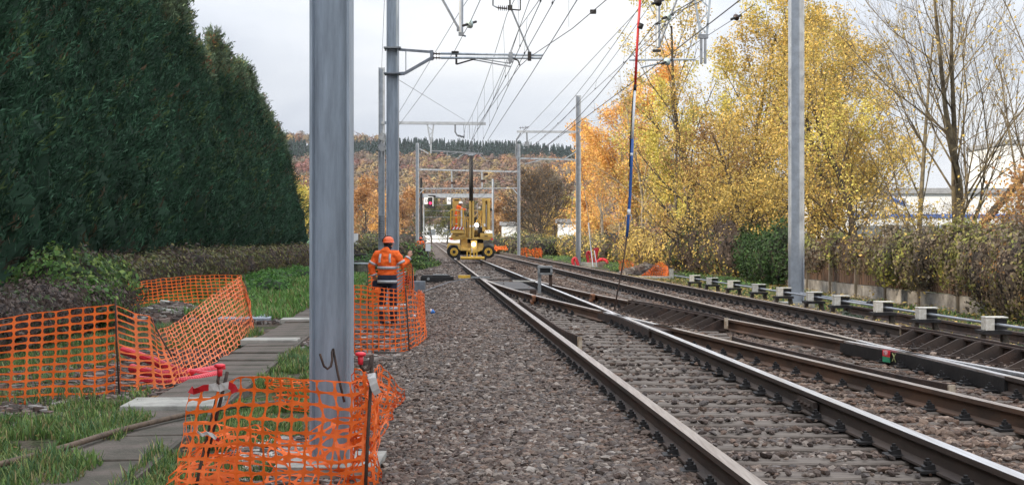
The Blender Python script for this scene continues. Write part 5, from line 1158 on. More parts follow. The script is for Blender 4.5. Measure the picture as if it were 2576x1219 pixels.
# M3 anchor mast
Y3 = 66; X3 = xpx(960, Y3)
m3 = mast('anchor_mast', 'slim grey mast with pulley and counterweights just left of the cantilever mast', X3, Y3, .30, .26, zpx(170, Y3), m='galvl')
mb = MB(); P3 = lambda u, v, dy=0: (xpx(u, Y3), Y3+dy, zpx(v, Y3))
for v in (345, 372): c = Vector(P3(963, v, -.3)); mb.tube([c+Vector((0, -.04, 0)), c+Vector((0, .04, 0))], .2, 14)
mb.beam(P3(962, 330, -.3), P3(962, 400, -.3), .06, .06); mb.beam(P3(963, 400, -.3), P3(963, 540, -.3), .02, .02); mb.build('tension_pulley', M['galvd'], m3)
for i in range(10):
    mb = MB(); v = 545+i*6; c = P3(962, v, -.35); mb.cyl((c[0], c[1], c[2]-.05), (c[0], c[1], c[2]+.05), .15, 12); mb.build('counterweight', M['galvd'], m3)
arm('horizontal beam at mid height crossing behind the tall grey mast with a tapering drop bracket', Y3, [
    ('beam', 'galvl', lambda b: b.beam(P3(960, 309), P3(1222, 311), .14, .14)),
    ('drop_lattice', 'galvl', lambda b: (b.beam(P3(1075, 312), P3(1083, 360), .07, .07), b.beam(P3(1091, 312), P3(1085, 360), .07, .07), b.beam(P3(1076, 318), P3(1089, 330), .04, .04), b.beam(P3(1089, 330), P3(1079, 342), .04, .04), b.beam(P3(1079, 342), P3(1086, 352), .04, .04), b.beam(P3(1084, 358), P3(1084, 386), .07, .07))),
    ('lower_tube', 'galvd', lambda b: (b.beam(P3(1085, 379), P3(1215, 386), .05, .06), b.beam(P3(1125, 382), P3(1125, 392), .05, .05), b.beam(P3(1125, 392), P3(1150, 384), .03, .03))),
    ('hook', 'galvd', lambda b: b.tube([P3(1145, 312), P3(1145, 332), P3(1150, 340), P3(1168, 345)], .04, 6)), ('insulators', 'brownins', lambda b: ins_disc(b, P3(1152, 341), P3(1168, 346), .09, 4)),
    ('tie', 'galvd', lambda b: (b.beam(P3(1166, 312), P3(1168, 345), .025, .025), b.beam(P3(1181, 312), P3(1182, 350), .025, .025)))], 'gantry_arm', 'gantry arm', at=P3(962, 311))
# far portal Y=110
Y4 = 110; P4 = lambda u, v, dy=0: (xpx(u, Y4), Y4+dy, zpx(v, Y4))
mast('catenary_mast', 'far grey mast with netting at its foot, left of the track beyond the worker', P4(1050, 0)[0], Y4, .26, .24, zpx(360, Y4), .15, m='galvl')
mast('catenary_mast', 'far pale mast right of the yellow machine', P4(1305, 0)[0], Y4, .26, .24, zpx(362, Y4), .15, m='galvl')
arm('far portal of thin tubes between the two far masts', Y4, [
    ('upper_beam', 'galvl', lambda b: b.beam(P4(1050, 426), P4(1305, 432), .15, .13)), ('lower_beam', 'galvl', lambda b: b.beam(P4(1050, 474), P4(1305, 473), .08, .08)),
    ('drop_posts', 'galvl', lambda b: [b.beam(P4(u, 430), P4(u+1, 474), .12, .12) for u in (1136, 1212)]), ('insulators', 'brownins', lambda b: [b.box(P4(u, v), (.35, .2, .18)) for u, v in ((1140, 460), (1215, 455), (1155, 440), (1222, 438))]),
    ('braces', 'galvl', lambda b: (b.beam(P4(1050, 492), P4(1068, 474), .08, .08), b.beam(P4(1305, 492), P4(1290, 474), .08, .08), b.beam(P4(1052, 372), P4(1078, 386), .08, .08)))], 'portal', 'portal', at=P4(1178, 430))
# M6 slim right mast Y=88
Y6 = 88; P6 = lambda u, v, dy=0: (xpx(u, Y6), Y6+dy, zpx(v, Y6))
m6 = mast('catenary_mast', 'slim pale mast in front of the orange gold trees on the right', P6(1455, 0)[0], Y6, .33, .3, zpx(240, Y6), .05, m='galvl')
arm('double cantilever reaching left from the slim right-hand mast', Y6, [
    ('upper_beam', 'galvl', lambda b: b.beam(P6(1300, 331), P6(1455, 332), .14, .14)), ('top_insulators', 'brownins', lambda b: (ins_disc(b, P6(1306, 322), P6(1325, 320), .13, 3), ins_disc(b, P6(1316, 328), P6(1330, 318), .1, 2))),
    ('lower_tube', 'galv', lambda b: (b.beam(P6(1305, 398), P6(1455, 402), .08, .09), b.beam(P6(1420, 400), P6(1455, 378), .06, .06), b.beam(P6(1320, 412), P6(1362, 402), .05, .05))),
    ('hanger', 'galvd', lambda b: (b.tube([P6(1325, 332), P6(1326, 360), P6(1330, 372)], .05, 6), b.tube([P6(1310, 335), P6(1300, 350), P6(1297, 385), P6(1300, 400)], .05, 6), b.box(P6(1326, 362), (.3, .15, .3)))),
    ('stay_cables', 'galvd', lambda b: (b.beam(P6(1459, 400), P6(1488, 600), .03, .03), b.beam(P6(1452, 410), P6(1430, 590), .03, .03)))], 'cantilever', 'cantilever', at=P6(1455, 331))
# signal gantry Y=150
Y5 = 150; P5 = lambda u, v, dy=0: (xpx(u, Y5), Y5+dy, zpx(v, Y5))
def siggantry():
    t = thing('signal_gantry', P5(1059, 620), 'grey signal gantry spanning the tracks behind the machine', 'gantry')
    m = MB(); m.box2(P5(1050, 497), (P5(1240, 0)[0], Y5+.8, zpx(487, Y5))); m.build('box_beam', M['galvl'], t)
    m = MB(); m.beam(P5(1050, 475), P5(1240, 475), .06, .06); [m.beam(P5(u, 475), P5(u, 488), .05, .05) for u in range(1050, 1241, 12)]; m.build('handrail', M['galvd'], t)
    m = MB(); m.cyl(P5(1059, 625), P5(1059, 448), .16, 10); m.build('black_pole', M['black'], t)
    m = MB(); m.cyl(P5(1066, 620), P5(1066, 500), .08, 10); m.build('gantry_leg', M['galvl'], t); m = MB(); m.cyl(P5(1240, 620), P5(1240, 450), .13, 10); m.build('gantry_leg', M['galvl'], t)
    m = MB(); [m.beam(P5(1068, v), P5(1135, v), .05, .05) for v in (515, 530, 546)]; m.build('rear_lattice', M['galvd'], t)
siggantry()
t = thing('railway_signal', P5(1083, 497), 'black hooded signal showing a red light under the gantry', 'signal'); m = MB(); m.box(P5(1083, 510, -.3), (.55, .3, 1.15)); m.beam(P5(1078, 494, -.3), P5(1096, 494, -.3), .3, .25); m.box(P5(1083, 521, -.3), (1.1, .6, .2)); m.build('signal_head', M['black'], t)
m = MB(); c = P5(1083, 511, -.48); m.cyl(c, (c[0], c[1]-.05, c[2]), .15, 14); m.build('red_lamp', M['sigred'], t)
m = MB(); m.tube([P5(1077, 496, -.5), P5(1090, 496, -.5), P5(1090, 520, -.5), P5(1080, 523, -.5)], .05, 6); m.build('white_outline', M['whitew'], t)
for u, tx, lab in ((1073, 'D', 'white plate marked with a black letter, left of the red signal'), (1130, 'N', 'white plate marked with a black letter N left of the worker basket')):
    t = thing('letter_plate', P5(u, 505, -.3), lab, 'sign'); m = MB(); m.box(P5(u, 505, -.3), (.5, .06, .75)); m.build('plate', M['whitew'], t); text_on(tx, (0, -.04, 0), .42, M['black'], t, (R(90), 0, 0))

# ------------------------------------------------------------------ wires
def line_set(label, off0, zc, zm, sup, dr=1, zig=.15, r=.008, ph=0, rm=None):
    t = thing('overhead_line', (XO(off0, 33), 33, zc), label, 'overhead line')
    c = MB(); pts = [(XO(off0+(zig if (i+ph) % 2 else -zig), y), y, zc) for i, y in enumerate(sup)]
    for k_ in range(1): c.tube(pts, r, 5)
    c.build('contact_wire', M['wire'], t)
    m_ = MB(); mp_ = []
    for i in range(len(sup)-1):
        y0, y1 = sup[i], sup[i+1]; sag = min(.85, .00016*(y1-y0)**2)*2
        for j in range(10):
            f = j/10; y = y0+(y1-y0)*f; mp_.append((XO(off0+(zig if (i+ph) % 2 else -zig)*(1-2*f)*.4, y), y, zm-sag*4*f*(1-f)))
    y = sup[-1]; mp_.append((XO(off0, y), y, zm)); m_.tube(mp_, (rm or r), 5); m_.build('messenger_wire', M['wire'], t)
    if dr:
        A = np.array(mp_); Cc = np.array(pts); yy = sup[0]+3
        while yy < 125:
            zt = np.interp(yy, A[:, 1], A[:, 2]); xt = np.interp(yy, A[:, 1], A[:, 0]); xb = np.interp(yy, Cc[:, 1], Cc[:, 0])
            d = MB(); d.tube([(xt, yy, zt), (xb, yy, zc)], .0035, 4); d.box((xb, yy, zc+.02), (.03, .06, .04)); d.build('dropper', M['wire'], t); yy += dr
    return t
SUP = [-18, 33, 66, 110, 160, 210, 260, 310, 360]
line_set('overhead line of the near track, left pair of wires', 1.95, 5.95, 7.35, SUP, 5.5, .1)
line_set('overhead line of the near track, middle pair of wires', 2.35, 6.0, 7.0, SUP, 6.5, .12, ph=1)
line_set('overhead line of the near track, outer wires without droppers', 2.55, 5.85, 7.75, [-18, 33, 66, 110, 150], 0, .05, .009)
SUP2 = [-18, 33, 88, 140, 190, 240, 290, 340]
line_set('overhead line of the far track, lowest thick pair of wires', 5.65, 6.1, 7.1, SUP2, 6, .1, r=.012)
line_set('overhead line of the far track, upper pair of wires', 5.6, 6.65, 7.55, SUP2, 6.5, .12, ph=1)
line_set('overhead line of the far track, highest pair of wires', 5.5, 7.75, 7.85, SUP2[:4], 0, .05, r=.009)
def wire(label, pts, r=.007, name='wire', m='wire'):
    mb = MB(); mb.tube(pts, r, 5); return tag(mb.build(name, M[m]), label, 'wire')
wire('wire climbing to the upper right from the tip of the double-tube cantilever', [W(1200, 318, 64), W(1308, 166, 34), W(1334, 143, 33), W(1440, 72, 28), W(1530, -4, 24), W(1700, -140, 19)], .009)
m = MB(); c = W(1492, 30, 26); m.box(c, (.12, .12, .07)); tag(m.build('wire_clamp', M['black']), 'black clamp on the wire climbing to the upper right', 'clamp')
wire('thin vertical hanger wire right of the top centre', [W(1431, 0, 28), W(1431, 68, 28)], .004)
wire('wire from the left masts slanting up behind the hanging post', [W(965, 345, 66), W(1002, 286, 58), W(1157, 29, 36), W(1190, -20, 33)], .008)
wire('wire with glass disc slanting up to the top centre', [W(965, 372, 66), W(1002, 317, 58), W(1144, 128, 38), W(1165, 88, 34), W(1181, 60, 31), W(1212, -8, 26)], .008)
wire('thin stay wire crossing down from the tall grey mast to the far portal', [W(1003, 201, 33), W(1170, 303, 64)], .006)
wire('nearly vertical feeder wire above the slim left mast', [W(960, 172, 66), W(967, 0, 44), W(970, -80, 38)], .008)
wire('thin wire running from the slim right-hand mast into the gold trees', [W(1461, 307, 88), W(1500, 303, 80), W(1590, 280, 66)], .008)
wire('thin wire from the far right portal to the far cantilever', [W(1305, 362, 110), W(1182, 427, 110)], .012)
wire('upper wire of the far track carrying the glass disc', [W(1595, 150, 34), W(1655, 98, 32), W(1680, 42, 31), W(1760, 5, 28), W(1800, -20, 26)], .009)
wire('lower slanting wire over the far track with the black insulator', [W(1500, 290, 66), W(1620, 205, 45), W(1678, 155, 38), W(1852, 44, 31), W(1900, 10, 29)], .008)

# earthing pole
def epole():
    t = thing('earthing_pole', W(1546, 772, 25), 'long hanging pole, red, white then blue, with a thin rod down to the rails', 'pole')
    Pp = lambda u, v: W(u, v, 25)
    for nm, mm, pts, r in [('red_section', 'redt', [Pp(1611, -10), Pp(1606, 60), Pp(1602, 130), Pp(1598, 215)], .024), ('joint_sleeve', 'black', [Pp(1598, 213), Pp(1597, 228)], .03), ('white_section', 'whitew', [Pp(1597, 228), Pp(1593, 300), Pp(1591, 350)], .024),
                           ('black_cable', 'black', [Pp(1594, 228), Pp(1588, 300), Pp(1586, 350), Pp(1583, 420)], .01), ('blue_section', 'blue', [Pp(1591, 350), Pp(1588, 420), Pp(1585, 490), Pp(1580, 560), Pp(1577, 595)], .028),
                           ('ring_handle', 'galvl', [Pp(1580, 538), Pp(1574, 545), Pp(1575, 556), Pp(1583, 560), Pp(1590, 552), Pp(1588, 541), Pp(1580, 538)], .009), ('white_band', 'whitew', [Pp(1582.5, 526), Pp(1581.5, 540)], .031), ('white_band', 'whitew', [Pp(1589, 385), Pp(1588.5, 392)], .031), ('lower_rod', 'rust', [Pp(1577, 595), Pp(1568, 660), Pp(1556, 720), Pp(1546, 774)], .014), ('top_clamp', 'black', [Pp(1614, 60), Pp(1609, 72)], .05)]:
        m = MB(); m.tube(pts, r, 8); m.build(nm, M[mm], t, smooth=True)
epole()

# ------------------------------------------------------------------ people
def remesh(o, vox, sm=3):
    md = o.modifiers.new('r', 'REMESH'); md.mode = 'VOXEL'; md.voxel_size = vox; md.use_smooth_shade = True
    if sm: s = o.modifiers.new('s', 'SMOOTH'); s.iterations = sm; s.factor = .5
    dg = bpy.context.evaluated_depsgraph_get(); me = bpy.data.meshes.new_from_object(o.evaluated_get(dg)); 
    mats = [m_ for m_ in o.data.materials]; o.modifiers.clear(); o.data = me
    me.materials.clear(); [me.materials.append(m_) for m_ in mats]
    return o
def person(label, loc, rot, J, helm, trous, top, vox=.011, bag=False, stripes=True, lower=None):
    """J joints in local metres, person faces +Y (away from camera) when rot=0"""
    t = thing('person', loc, label, 'person', rot=rot)
    V_ = lambda k_: Vector(J[k_])
    H = V_('head'); hd = Vector(J['face']).normalized()      # face direction
    b = MB()
    b.tube([V_('pelvis')+Vector((0, 0, -.06)), V_('pelvis')+Vector((0, 0, .08)), V_('chest')+Vector((0, 0, -.12)), V_('chest'), V_('chest')+Vector((0, 0, .1)), V_('neck')], [.15, .145, .15, .165, .13, .06], 16, ry=[.1, .1, .105, .115, .09, .055], up=(1, 0, 0))
    b.tube([V_('neck')+Vector((0, 0, -.05)), H+Vector((0, 0, -.06))], .055, 12)
    b.sph(tuple(H), (.077, .092, .115), 18, 14)
    b.sph(tuple(H+hd*.03+Vector((0, 0, -.055))), (.055, .06, .055), 12, 9)
    b.sph(tuple(H+hd*.098+Vector((0, 0, -.018))), (.014, .016, .022), 8, 6)
    sd = hd.cross(Vector((0, 0, 1)))
    for s in (-1, 1):
        b.sph(tuple(H+sd*s*.078+Vector((0, 0, -.015))), (.012, .02, .03), 8, 6)
        b.sph(tuple(H+hd*.078+sd*s*.03+Vector((0, 0, .01))), (.014, .014, .01), 8, 6)
    for s in ('l', 'r'):
        sh, el, wr, hn = V_('sh'+s), V_('el'+s), V_('wr'+s), V_('ha'+s)
        b.tube([V_('chest')+Vector((0, 0, .06)), sh, (sh+el)/2, el, (el*2+wr)/3, wr], [.06, .058, .05, .042, .040, .027], 12)
        d = (hn-wr).normalized(); side = d.cross(Vector((0, 1, 0))); side = side.normalized() if side.length > .1 else Vector((1, 0, 0)); up = d.cross(side).normalized()
        pc = wr+d*.05
        b.tube([wr-d*.01, wr+d*.03, wr+d*.085], [.026, .036, .038], 10, ry=[.020, .018, .015], up=side)
        for k_, (o_, L_) in enumerate(((-.030, .062), (-.011, .073), (.009, .068), (.028, .052))):
            a = wr+d*.08+side*o_; m1 = a+d*L_*.55-up*.008; m2_ = a+d*L_*.85-up*.03
            b.tube([a, m1, m2_], [.0095, .009, .0075], 8)
        a = wr+d*.03-side*.032; b.tube([a, a+d*.03-side*.022, a+d*.058-side*.024-up*.01], [.012, .0105, .008], 8)
    for s in ('l', 'r'):
        hp, kn, an = V_('hp'+s), V_('kn'+s), V_('an'+s)
        b.tube([hp+Vector((0, 0, .05)), hp, (hp+kn)/2, kn, kn*.6+an*.4, an], [.09, .09, .075, .055, .055, .04], 14)
    body = b.build('body', M['skin'], t, world=False, smooth=True); remesh(body, min(vox, .0065) if vox < .02 else vox, 2)
    # clothing
    j = MB(); hem = J['hem']
    pv = V_('pelvis'); ch = V_('chest'); nk = V_('neck')
    j.tube([Vector((pv.x, pv.y, hem)), pv+Vector((0, 0, .02)), pv.lerp(ch, .55), ch+Vector((0, 0, -.03)), ch+Vector((0, 0, .09)), nk+Vector((0, 0, -.03)), nk+Vector((0, 0, .015))], [.185, .178, .188, .208, .185, .105, .085], 22, ry=[.13, .125, .135, .145, .13, .10, .085], up=(1, 0, 0))
    bands = []
    for s in ('l', 'r'):
        sh, el, wr = V_('sh'+s), V_('el'+s), V_('wr'+s)
        pts_ = [ch.lerp(sh, .4)+Vector((0, 0, .05)), sh, sh.lerp(el, .5), el, el.lerp(wr, .5), wr]; rr = [.10, .092, .08, .074, .066, .052]
        j.tube(pts_, rr, 14)
        bands.append((sh.lerp(el, .62), sh.lerp(el, .80), .083, .080)); bands.append((el.lerp(wr, .78), el.lerp(wr, .96), .064, .060))
    if J.get('hood'):
        j.sph(tuple(nk+Vector((0, -.085, -.05))), (.125, .055, .13), 14, 10)
    jk = j.build('jacket', M['hv'], t, world=False, smooth=True); remesh(jk, vox, 4)
    for v in jk.data.vertices:
        nz_ = noise.noise(Vector((v.co.x*7, v.co.y*7, v.co.z*14)))*.022+noise.noise(Vector(v.co)*22)*.008; v.co += v.normal*nz_
    if lower:   # navy lower part of jacket
        l_ = MB(); l_.tube([Vector((pv.x, pv.y, hem-.012)), Vector((pv.x, pv.y, hem+.09)), Vector((pv.x, pv.y, lower))], [.193, .197, .198], 22, ry=[.138, .142, .143], up=(1, 0, 0)); l_.build('jacket_skirt', M['navy'], t, world=False, smooth=True)
    tr = MB()
    tr.tube([pv+Vector((0, 0, .08)), pv+Vector((0, 0, -.05)), pv+Vector((0, 0, -.11))], [.165, .175, .16], 18, ry=[.115, .125, .12], up=(1, 0, 0))
    for s in ('l', 'r'):
        hp, kn, an = V_('hp'+s), V_('kn'+s), V_('an'+s); tr.tube([hp+Vector((0, 0, .04)), hp, hp.lerp(kn, .5), kn, kn.lerp(an, .5), an+Vector((0, 0, -.03))], [.10, .105, .09, .075, .072, .068], 14)
    tz = tr.build('trousers', trous, t, world=False, smooth=True); remesh(tz, vox, 3)
    for v in tz.data.vertices: v.co += v.normal*(noise.noise(Vector(v.co)*10)*.010)
    if stripes:
        def band(c0, c1, r0, r1, ry0=None, ry1=None, nm='reflective_band'):
            m = MB(); m.tube([c0, c1], [r0, r1], 22, ry=None if ry0 is None else [ry0, ry1], up=(1, 0, 0) if ry0 else None, cap=False); o = m.build(nm, M['refl'], t, world=False, smooth=True)
            md = o.modifiers.new('t', 'SOLIDIFY'); md.thickness = .006; md.offset = 1
        band(pv.lerp(ch, .52), pv.lerp(ch, .66), .197, .202, .143, .148)
        band(Vector((pv.x, pv.y, hem+.03)), Vector((pv.x, pv.y, hem+.085)), .199, .201, .144, .146)
        for a, c, r0, r1 in bands: band(a, c, r0, r1)
        for sx in (-.11, .11):
            m = MB(); m.tube([ch+Vector((sx, -.148, -.06)), ch+Vector((sx*.95, -.146, .03)), ch+Vector((sx*.9, -.115, .11))], .022, 6, ry=.006, up=(1, 0, 0)); m.build('reflective_band', M['refl'], t, world=False)
        for s in ('l', 'r'):
            kn, an = V_('kn'+s), V_('an'+s); band(kn.lerp(an, .25), kn.lerp(an, .42), .079, .078)
    for s in ('l', 'r'):
        an = V_('an'+s); m = MB(); f = V_('toe'); m.tube([an+Vector((0, 0, .06)), an+Vector((0, 0, -.02)), Vector((an.x, an.y, .045))], [.058, .058, .055], 12)
        c = Vector((an.x, an.y, .04)); m.tube([c-f*.07, c, c+f*.10, c+f*.19], [.045, .05, .05, .03], 12, ry=[.038, .042, .036, .025], up=f.cross(Vector((0, 0, 1)))); m.build('boot', M['black'], t, world=False, smooth=True)
    # collar, hair, helmet
    m = MB(); m.tube([nk+Vector((0, -.02, -.02)), nk+Vector((0, -.01, .05)), H+Vector((0, -.01, -.05))], [.085, .075, .083], 14); m.build('dark_collar', M['navy'], t, world=False, smooth=True)
    m = MB(); m.sph(tuple(H-hd*.012+Vector((0, 0, .012))), (.086, .097, .105), 14, 10); 
    o = m.build('hair', M['hair'], t, world=False, smooth=True)
    o.data.vertices.foreach_get
    for v in o.data.vertices:
        r_ = Vector(v.co)-H
        if r_.dot(hd) > .02 and r_.z < .06: v.co = v.co-hd*(r_.dot(hd)-.02)*.9
    m = MB(); top_ = H+Vector((0, 0, .055)); n = 20
    for i, (zz, rr) in enumerate([(-.035, 1.12), (-.03, 1.02), (0, 1.0), (.035, .92), (.065, .72), (.083, .42), (.09, .05)]):
        for k_ in range(n):
            a = 2*PI*k_/n; dv = Vector((math.cos(a), math.sin(a), 0)); ex = 1+(.16 if (i == 0 and dv.dot(hd) > .5) else 0)
            m.v.append(tuple(top_+Vector((dv.x*.108*rr*ex, dv.y*.125*rr*ex, zz))))
    for i in range(6):
        for k_ in range(n): m.f.append((i*n+k_, i*n+(k_+1) % n, (i+1)*n+(k_+1) % n, (i+1)*n+k_)); m.m.append(0)
    hh = m.build('helmet', M[helm], t, world=False, smooth=True)
    m = MB(); m.tube([top_+Vector((0, 0, -.03))-hd*.128, top_-hd*.123+Vector((0, 0, .02)), top_-hd*.07+Vector((0, 0, .082)), top_+Vector((0, 0, .095)), top_+hd*.07+Vector((0, 0, .082))], .012, 6); m.build('helmet_ridge', M['black'] if helm == 'helmo' else M['helmw'], hh, world=False)
    for s in (-1, 1):
        m = MB(); c = H+sd*s*.10+Vector((0, 0, -.01)); m.tube([c-sd*s*.02, c+sd*s*.025], [.042, .036], 12); m.build('ear_defender', M['black'], hh, world=False, smooth=True)
    if bag:
        m = MB(); m.box((V_('hal')+Vector((-.01, .03, -.12))), (.13, .16, .2), (0, 0, .1)); m.build('hip_pouch', M['navy'], t, world=False, bevel=.03)
        m = MB(); m.box((pv.x-.17, pv.y-.09, .70), (.13, .09, .12)); m.build('orange_glove', M['hv'], t, world=False, bevel=.03)
    return t
JW = dict(pelvis=(0, 0, .92), chest=(0, 0, 1.33), neck=(0, .01, 1.50), head=(.015, .03, 1.645), face=(.75, .62, -.05), shl=(-.20, 0, 1.43), shr=(.20, .0, 1.43), ell=(-.335, -.02, 1.18), elr=(.325, .02, 1.20), wrl=(-.285, .02, 1.00), wrr=(.415, .12, 1.37), hal=(-.26, .06, .92), har=(.43, .14, 1.47),
          hpl=(-.10, 0, .88), hpr=(.10, 0, .88), knl=(-.115, .02, .48), knr=(.125, 0, .48), anl=(-.12, 0, .09), anr=(.14, 0, .09), toe=(.1, .98, 0), hem=.83, hood=True)
JW['toe'] = tuple(Vector(JW['toe']).normalized())
person('worker in orange jacket and helmet standing behind netting, back turned, right hand raised', (xpx(974, 26.4), 26.4, 0), R(-14), JW, 'helmo', M['navy'], None, bag=True, lower=1.02)

# ------------------------------------------------------------------ rail machine
def machine():
    Ym = 78.5; q = 226.4
    x0 = xpx(1086.3+525/5.301, 77.8)
    t = thing('road_rail_excavator', (x0, Ym, RT), 'yellow road-rail works machine with mast and worker basket standing on the near track', 'rail machine', rot=math.atan(DIR)*1)
    X = lambda a: (a-525)/q
    Z = lambda b: (1100-b)/q
    Yl = M['yellow']
    def B(mb, xa, ya, xb, yb, d0, d1, mi=0): mb.box2((X(xa), d0, Z(yb)), (X(xb), d1, Z(ya)), mi)
    def part(nm, m, fn, bev=0, sm=False, par=None):
        mb = MB(); fn(mb); return mb.build(nm, m, par or t, world=False, bevel=bev, smooth=sm)
    part('undercarriage', Yl, lambda b: (B(b, 385, 800, 470, 960, .2, 3.2), B(b, 605, 870, 690, 960, .2, 3.2), b.prism([(X(200), Z(895)), (X(210), Z(868)), (X(360), Z(868)), (X(390), Z(940)), (X(390), Z(975)), (X(350), Z(950)), (X(335), Z(893)), (X(235), Z(893)), (X(195), Z(950))], -.1, .5), B(b, 380, 935, 690, 970, 0, .3), B(b, 516, 830, 600, 1000, -.05, .2), b.prism([(X(600), Z(975)), (X(700), Z(925)), (X(700), Z(945)), (X(620), Z(985))], 0, .2)), .015)
    for cx in (290, 752):
        for dy in (0, 2.6):
            w_ = part('wheel', M['tyre'], lambda b: b.tube([(X(cx), dy-.04+a, Z(985)) for a in (0, .03, .12, .28, .36, .4)], [.33, .375, .385, .385, .375, .33], 32))
            part('rim', M['yelll'], lambda b: (b.tube([(X(cx), dy-.07, Z(985)), (X(cx), dy-.02, Z(985))], [.235, .22], 24),), par=w_)
            part('hub', M['black'], lambda b: (b.tube([(X(cx), dy-.10, Z(985)), (X(cx), dy-.06, Z(985))], .10, 12), [b.cyl((X(cx)+.16*math.cos(k*PI/4), dy-.085, Z(985)+.16*math.sin(k*PI/4)), (X(cx)+.16*math.cos(k*PI/4), dy-.06, Z(985)+.16*math.sin(k*PI/4)), .022, 6) for k in range(8)]), par=w_)
            part('tread_blocks', M['tyre'], lambda b: [b.box((X(cx)+.385*math.cos(k*PI/14), dy+(.08 if k % 2 else .24), Z(985)+.385*math.sin(k*PI/14)), (.022, .16, .04), (0, -k*PI/14, 0)) for k in range(28)], par=w_)
    for cx in (348, 710):
        part('rail_wheel', M['rust'], lambda b: (b.tube([(X(cx)-.05*(1 if cx < 500 else -1), 0.3, .17), (X(cx)+.06*(1 if cx < 500 else -1), .3, .17)], .17, 18), b.box2((X(cx)-.05, .1, .05), (X(cx)+.05, .2, .42))))
    part('rail_guide_arms', M['black'], lambda b: (B(b, 330, 1020, 370, 1090, -.1, .1), B(b, 690, 1020, 725, 1090, -.1, .1)))
    part('axle_beam', M['black'], lambda b: (B(b, 360, 960, 690, 1030, .45, .7), B(b, 400, 815, 690, 870, .6, 2.6)))
    part('chassis_frame', Yl, lambda b: (B(b, 420, 868, 516, 940, .25, 2.6), B(b, 598, 868, 650, 940, .25, 2.6), B(b, 470, 940, 600, 985, .3, .6)), .01)

    part('buffer_beam', M['yelll'], lambda b: (b.cyl((X(375), -.3, Z(1068)), (X(695), -.3, Z(1068)), .09, 12), [B(b, xx, 980, xx+18, 1065, -.3, -.25) for xx in (455, 500, 545, 585)], b.box2((X(455), -.3, Z(985)), (X(603), -.2, Z(975)))), .0)
    part('stabiliser_arm', M['grey'], lambda b: b.prism([(X(665), Z(880)), (X(700), Z(845)), (X(820), Z(880)), (X(830), Z(915)), (X(670), Z(915))], .35, .6), .01)
    part('turntable', Yl, lambda b: (b.prism([(X(225), Z(790)), (X(810), Z(790)), (X(810), Z(812)), (X(730), Z(830)), (X(640), Z(812)), (X(430), Z(812)), (X(300), Z(832)), (X(225), Z(812))], -.1, 3.0)), .01)
    part('front_deck_left', Yl, lambda b: b.prism([(X(250), Z(790)), (X(270), Z(745)), (X(440), Z(745)), (X(450), Z(790))], -.15, 2.5), .01)
    part('front_deck_right', Yl, lambda b: b.prism([(X(640), Z(790)), (X(640), Z(735)), (X(800), Z(735)), (X(808), Z(745)), (X(808), Z(790))], -.15, 2.5), .01)
    part('deck_slots', M['dark'], lambda b: (b.prism([(X(300), Z(775)), (X(315), Z(763)), (X(340), Z(763)), (X(355), Z(775))], -.165, -.152), b.prism([(X(692), Z(778)), (X(705), Z(766)), (X(735), Z(766)), (X(748), Z(778))], -.165, -.152)))
    part('basket_floor', Yl, lambda b: (B(b, 245, 700, 420, 735, -.3, 1.1), B(b, 270, 735, 420, 748, -.1, 1)))
    # striped board
    sb = MB(); nst = 8; wst = (415-245)/nst
    for k in range(nst):
        a = 245+k*wst; sb.prism([(X(a), Z(684)), (X(a+wst), Z(684)), (X(min(a+wst*1.9, 418)), Z(652)), (X(min(a+wst*.9, 418)), Z(652))], -.345, -.33, k % 2)
    sb.build('striped_board', [TR, M['whitew']], t, world=False)
    for d in (-.32, 1.05): part('basket_railing', M['yelll'], lambda b: ([b.cyl((X(u), d, Z(690)), (X(u), d, Z(420)), .025, 6) for u in (247, 415, 340)], [b.cyl((X(247), d, Z(v)), (X(415), d, Z(v)), .025, 6) for v in (420, 525)]))
    part('control_cabinet', Yl, lambda b: (B(b, 278, 265, 385, 640, 1.2, 1.7),), .01)
    part('cabinet_vent', M['dark'], lambda b: B(b, 300, 275, 365, 290, 1.18, 1.195))
    part('light_column', M['whitew'], lambda b: (B(b, 380, 420, 398, 640, -.2, -.1),))
    part('left_frame_post', M['black'], lambda b: (B(b, 252, 262, 262, 400, .9, 1.0), B(b, 252, 258, 285, 266, .9, 1.0)))
    part('mast_column', Yl, lambda b: (B(b, 492, 305, 516, 810, -.35, .0), B(b, 533, 305, 556, 810, -.35, .0), B(b, 516, 310, 533, 808, -.1, 0)), .008)
    part('telescopic_tube', M['black'], lambda b: b.tube([(X(519), -.05, Z(320)), (X(519), -.05, Z(-20)), (X(519), -.05, Z(-300))], [.12, .12, .105], 14), sm=True)
    def ph(b):
        c = (X(519), -.05, Z(-310)); b.cyl((c[0]-.18, c[1], c[2]), (c[0]+.18, c[1], c[2]), .09, 8)
        for s in (-1, 1): b.tube([(c[0], c[1], c[2]+.05), (c[0]+s*.45, c[1], c[2]+.08), (c[0]+s*.62, c[1], c[2]-.05), (c[0]+s*.84, c[1], c[2]-.22)], .035, 6)
        b.beam((c[0]-.1, c[1], c[2]), (c[0]+.05, c[1], c[2]+.9), .02, .02); b.beam((c[0]+.25, c[1], c[2]), (c[0]+.0, c[1], c[2]+.8), .02, .02)
    part('lifting_head', M['galvd'], ph)
    part('right_tower', Yl, lambda b: (B(b, 668, 265, 775, 300, 0, .6), B(b, 672, 300, 712, 712, .0, .5), B(b, 738, 300, 775, 690, .0, .5), B(b, 712, 302, 738, 690, .35, .45)), .01)
    part('tower_ram', M['whitew'], lambda b: b.cyl((X(725), .2, Z(655)), (X(725), .2, Z(350)), .035, 8))
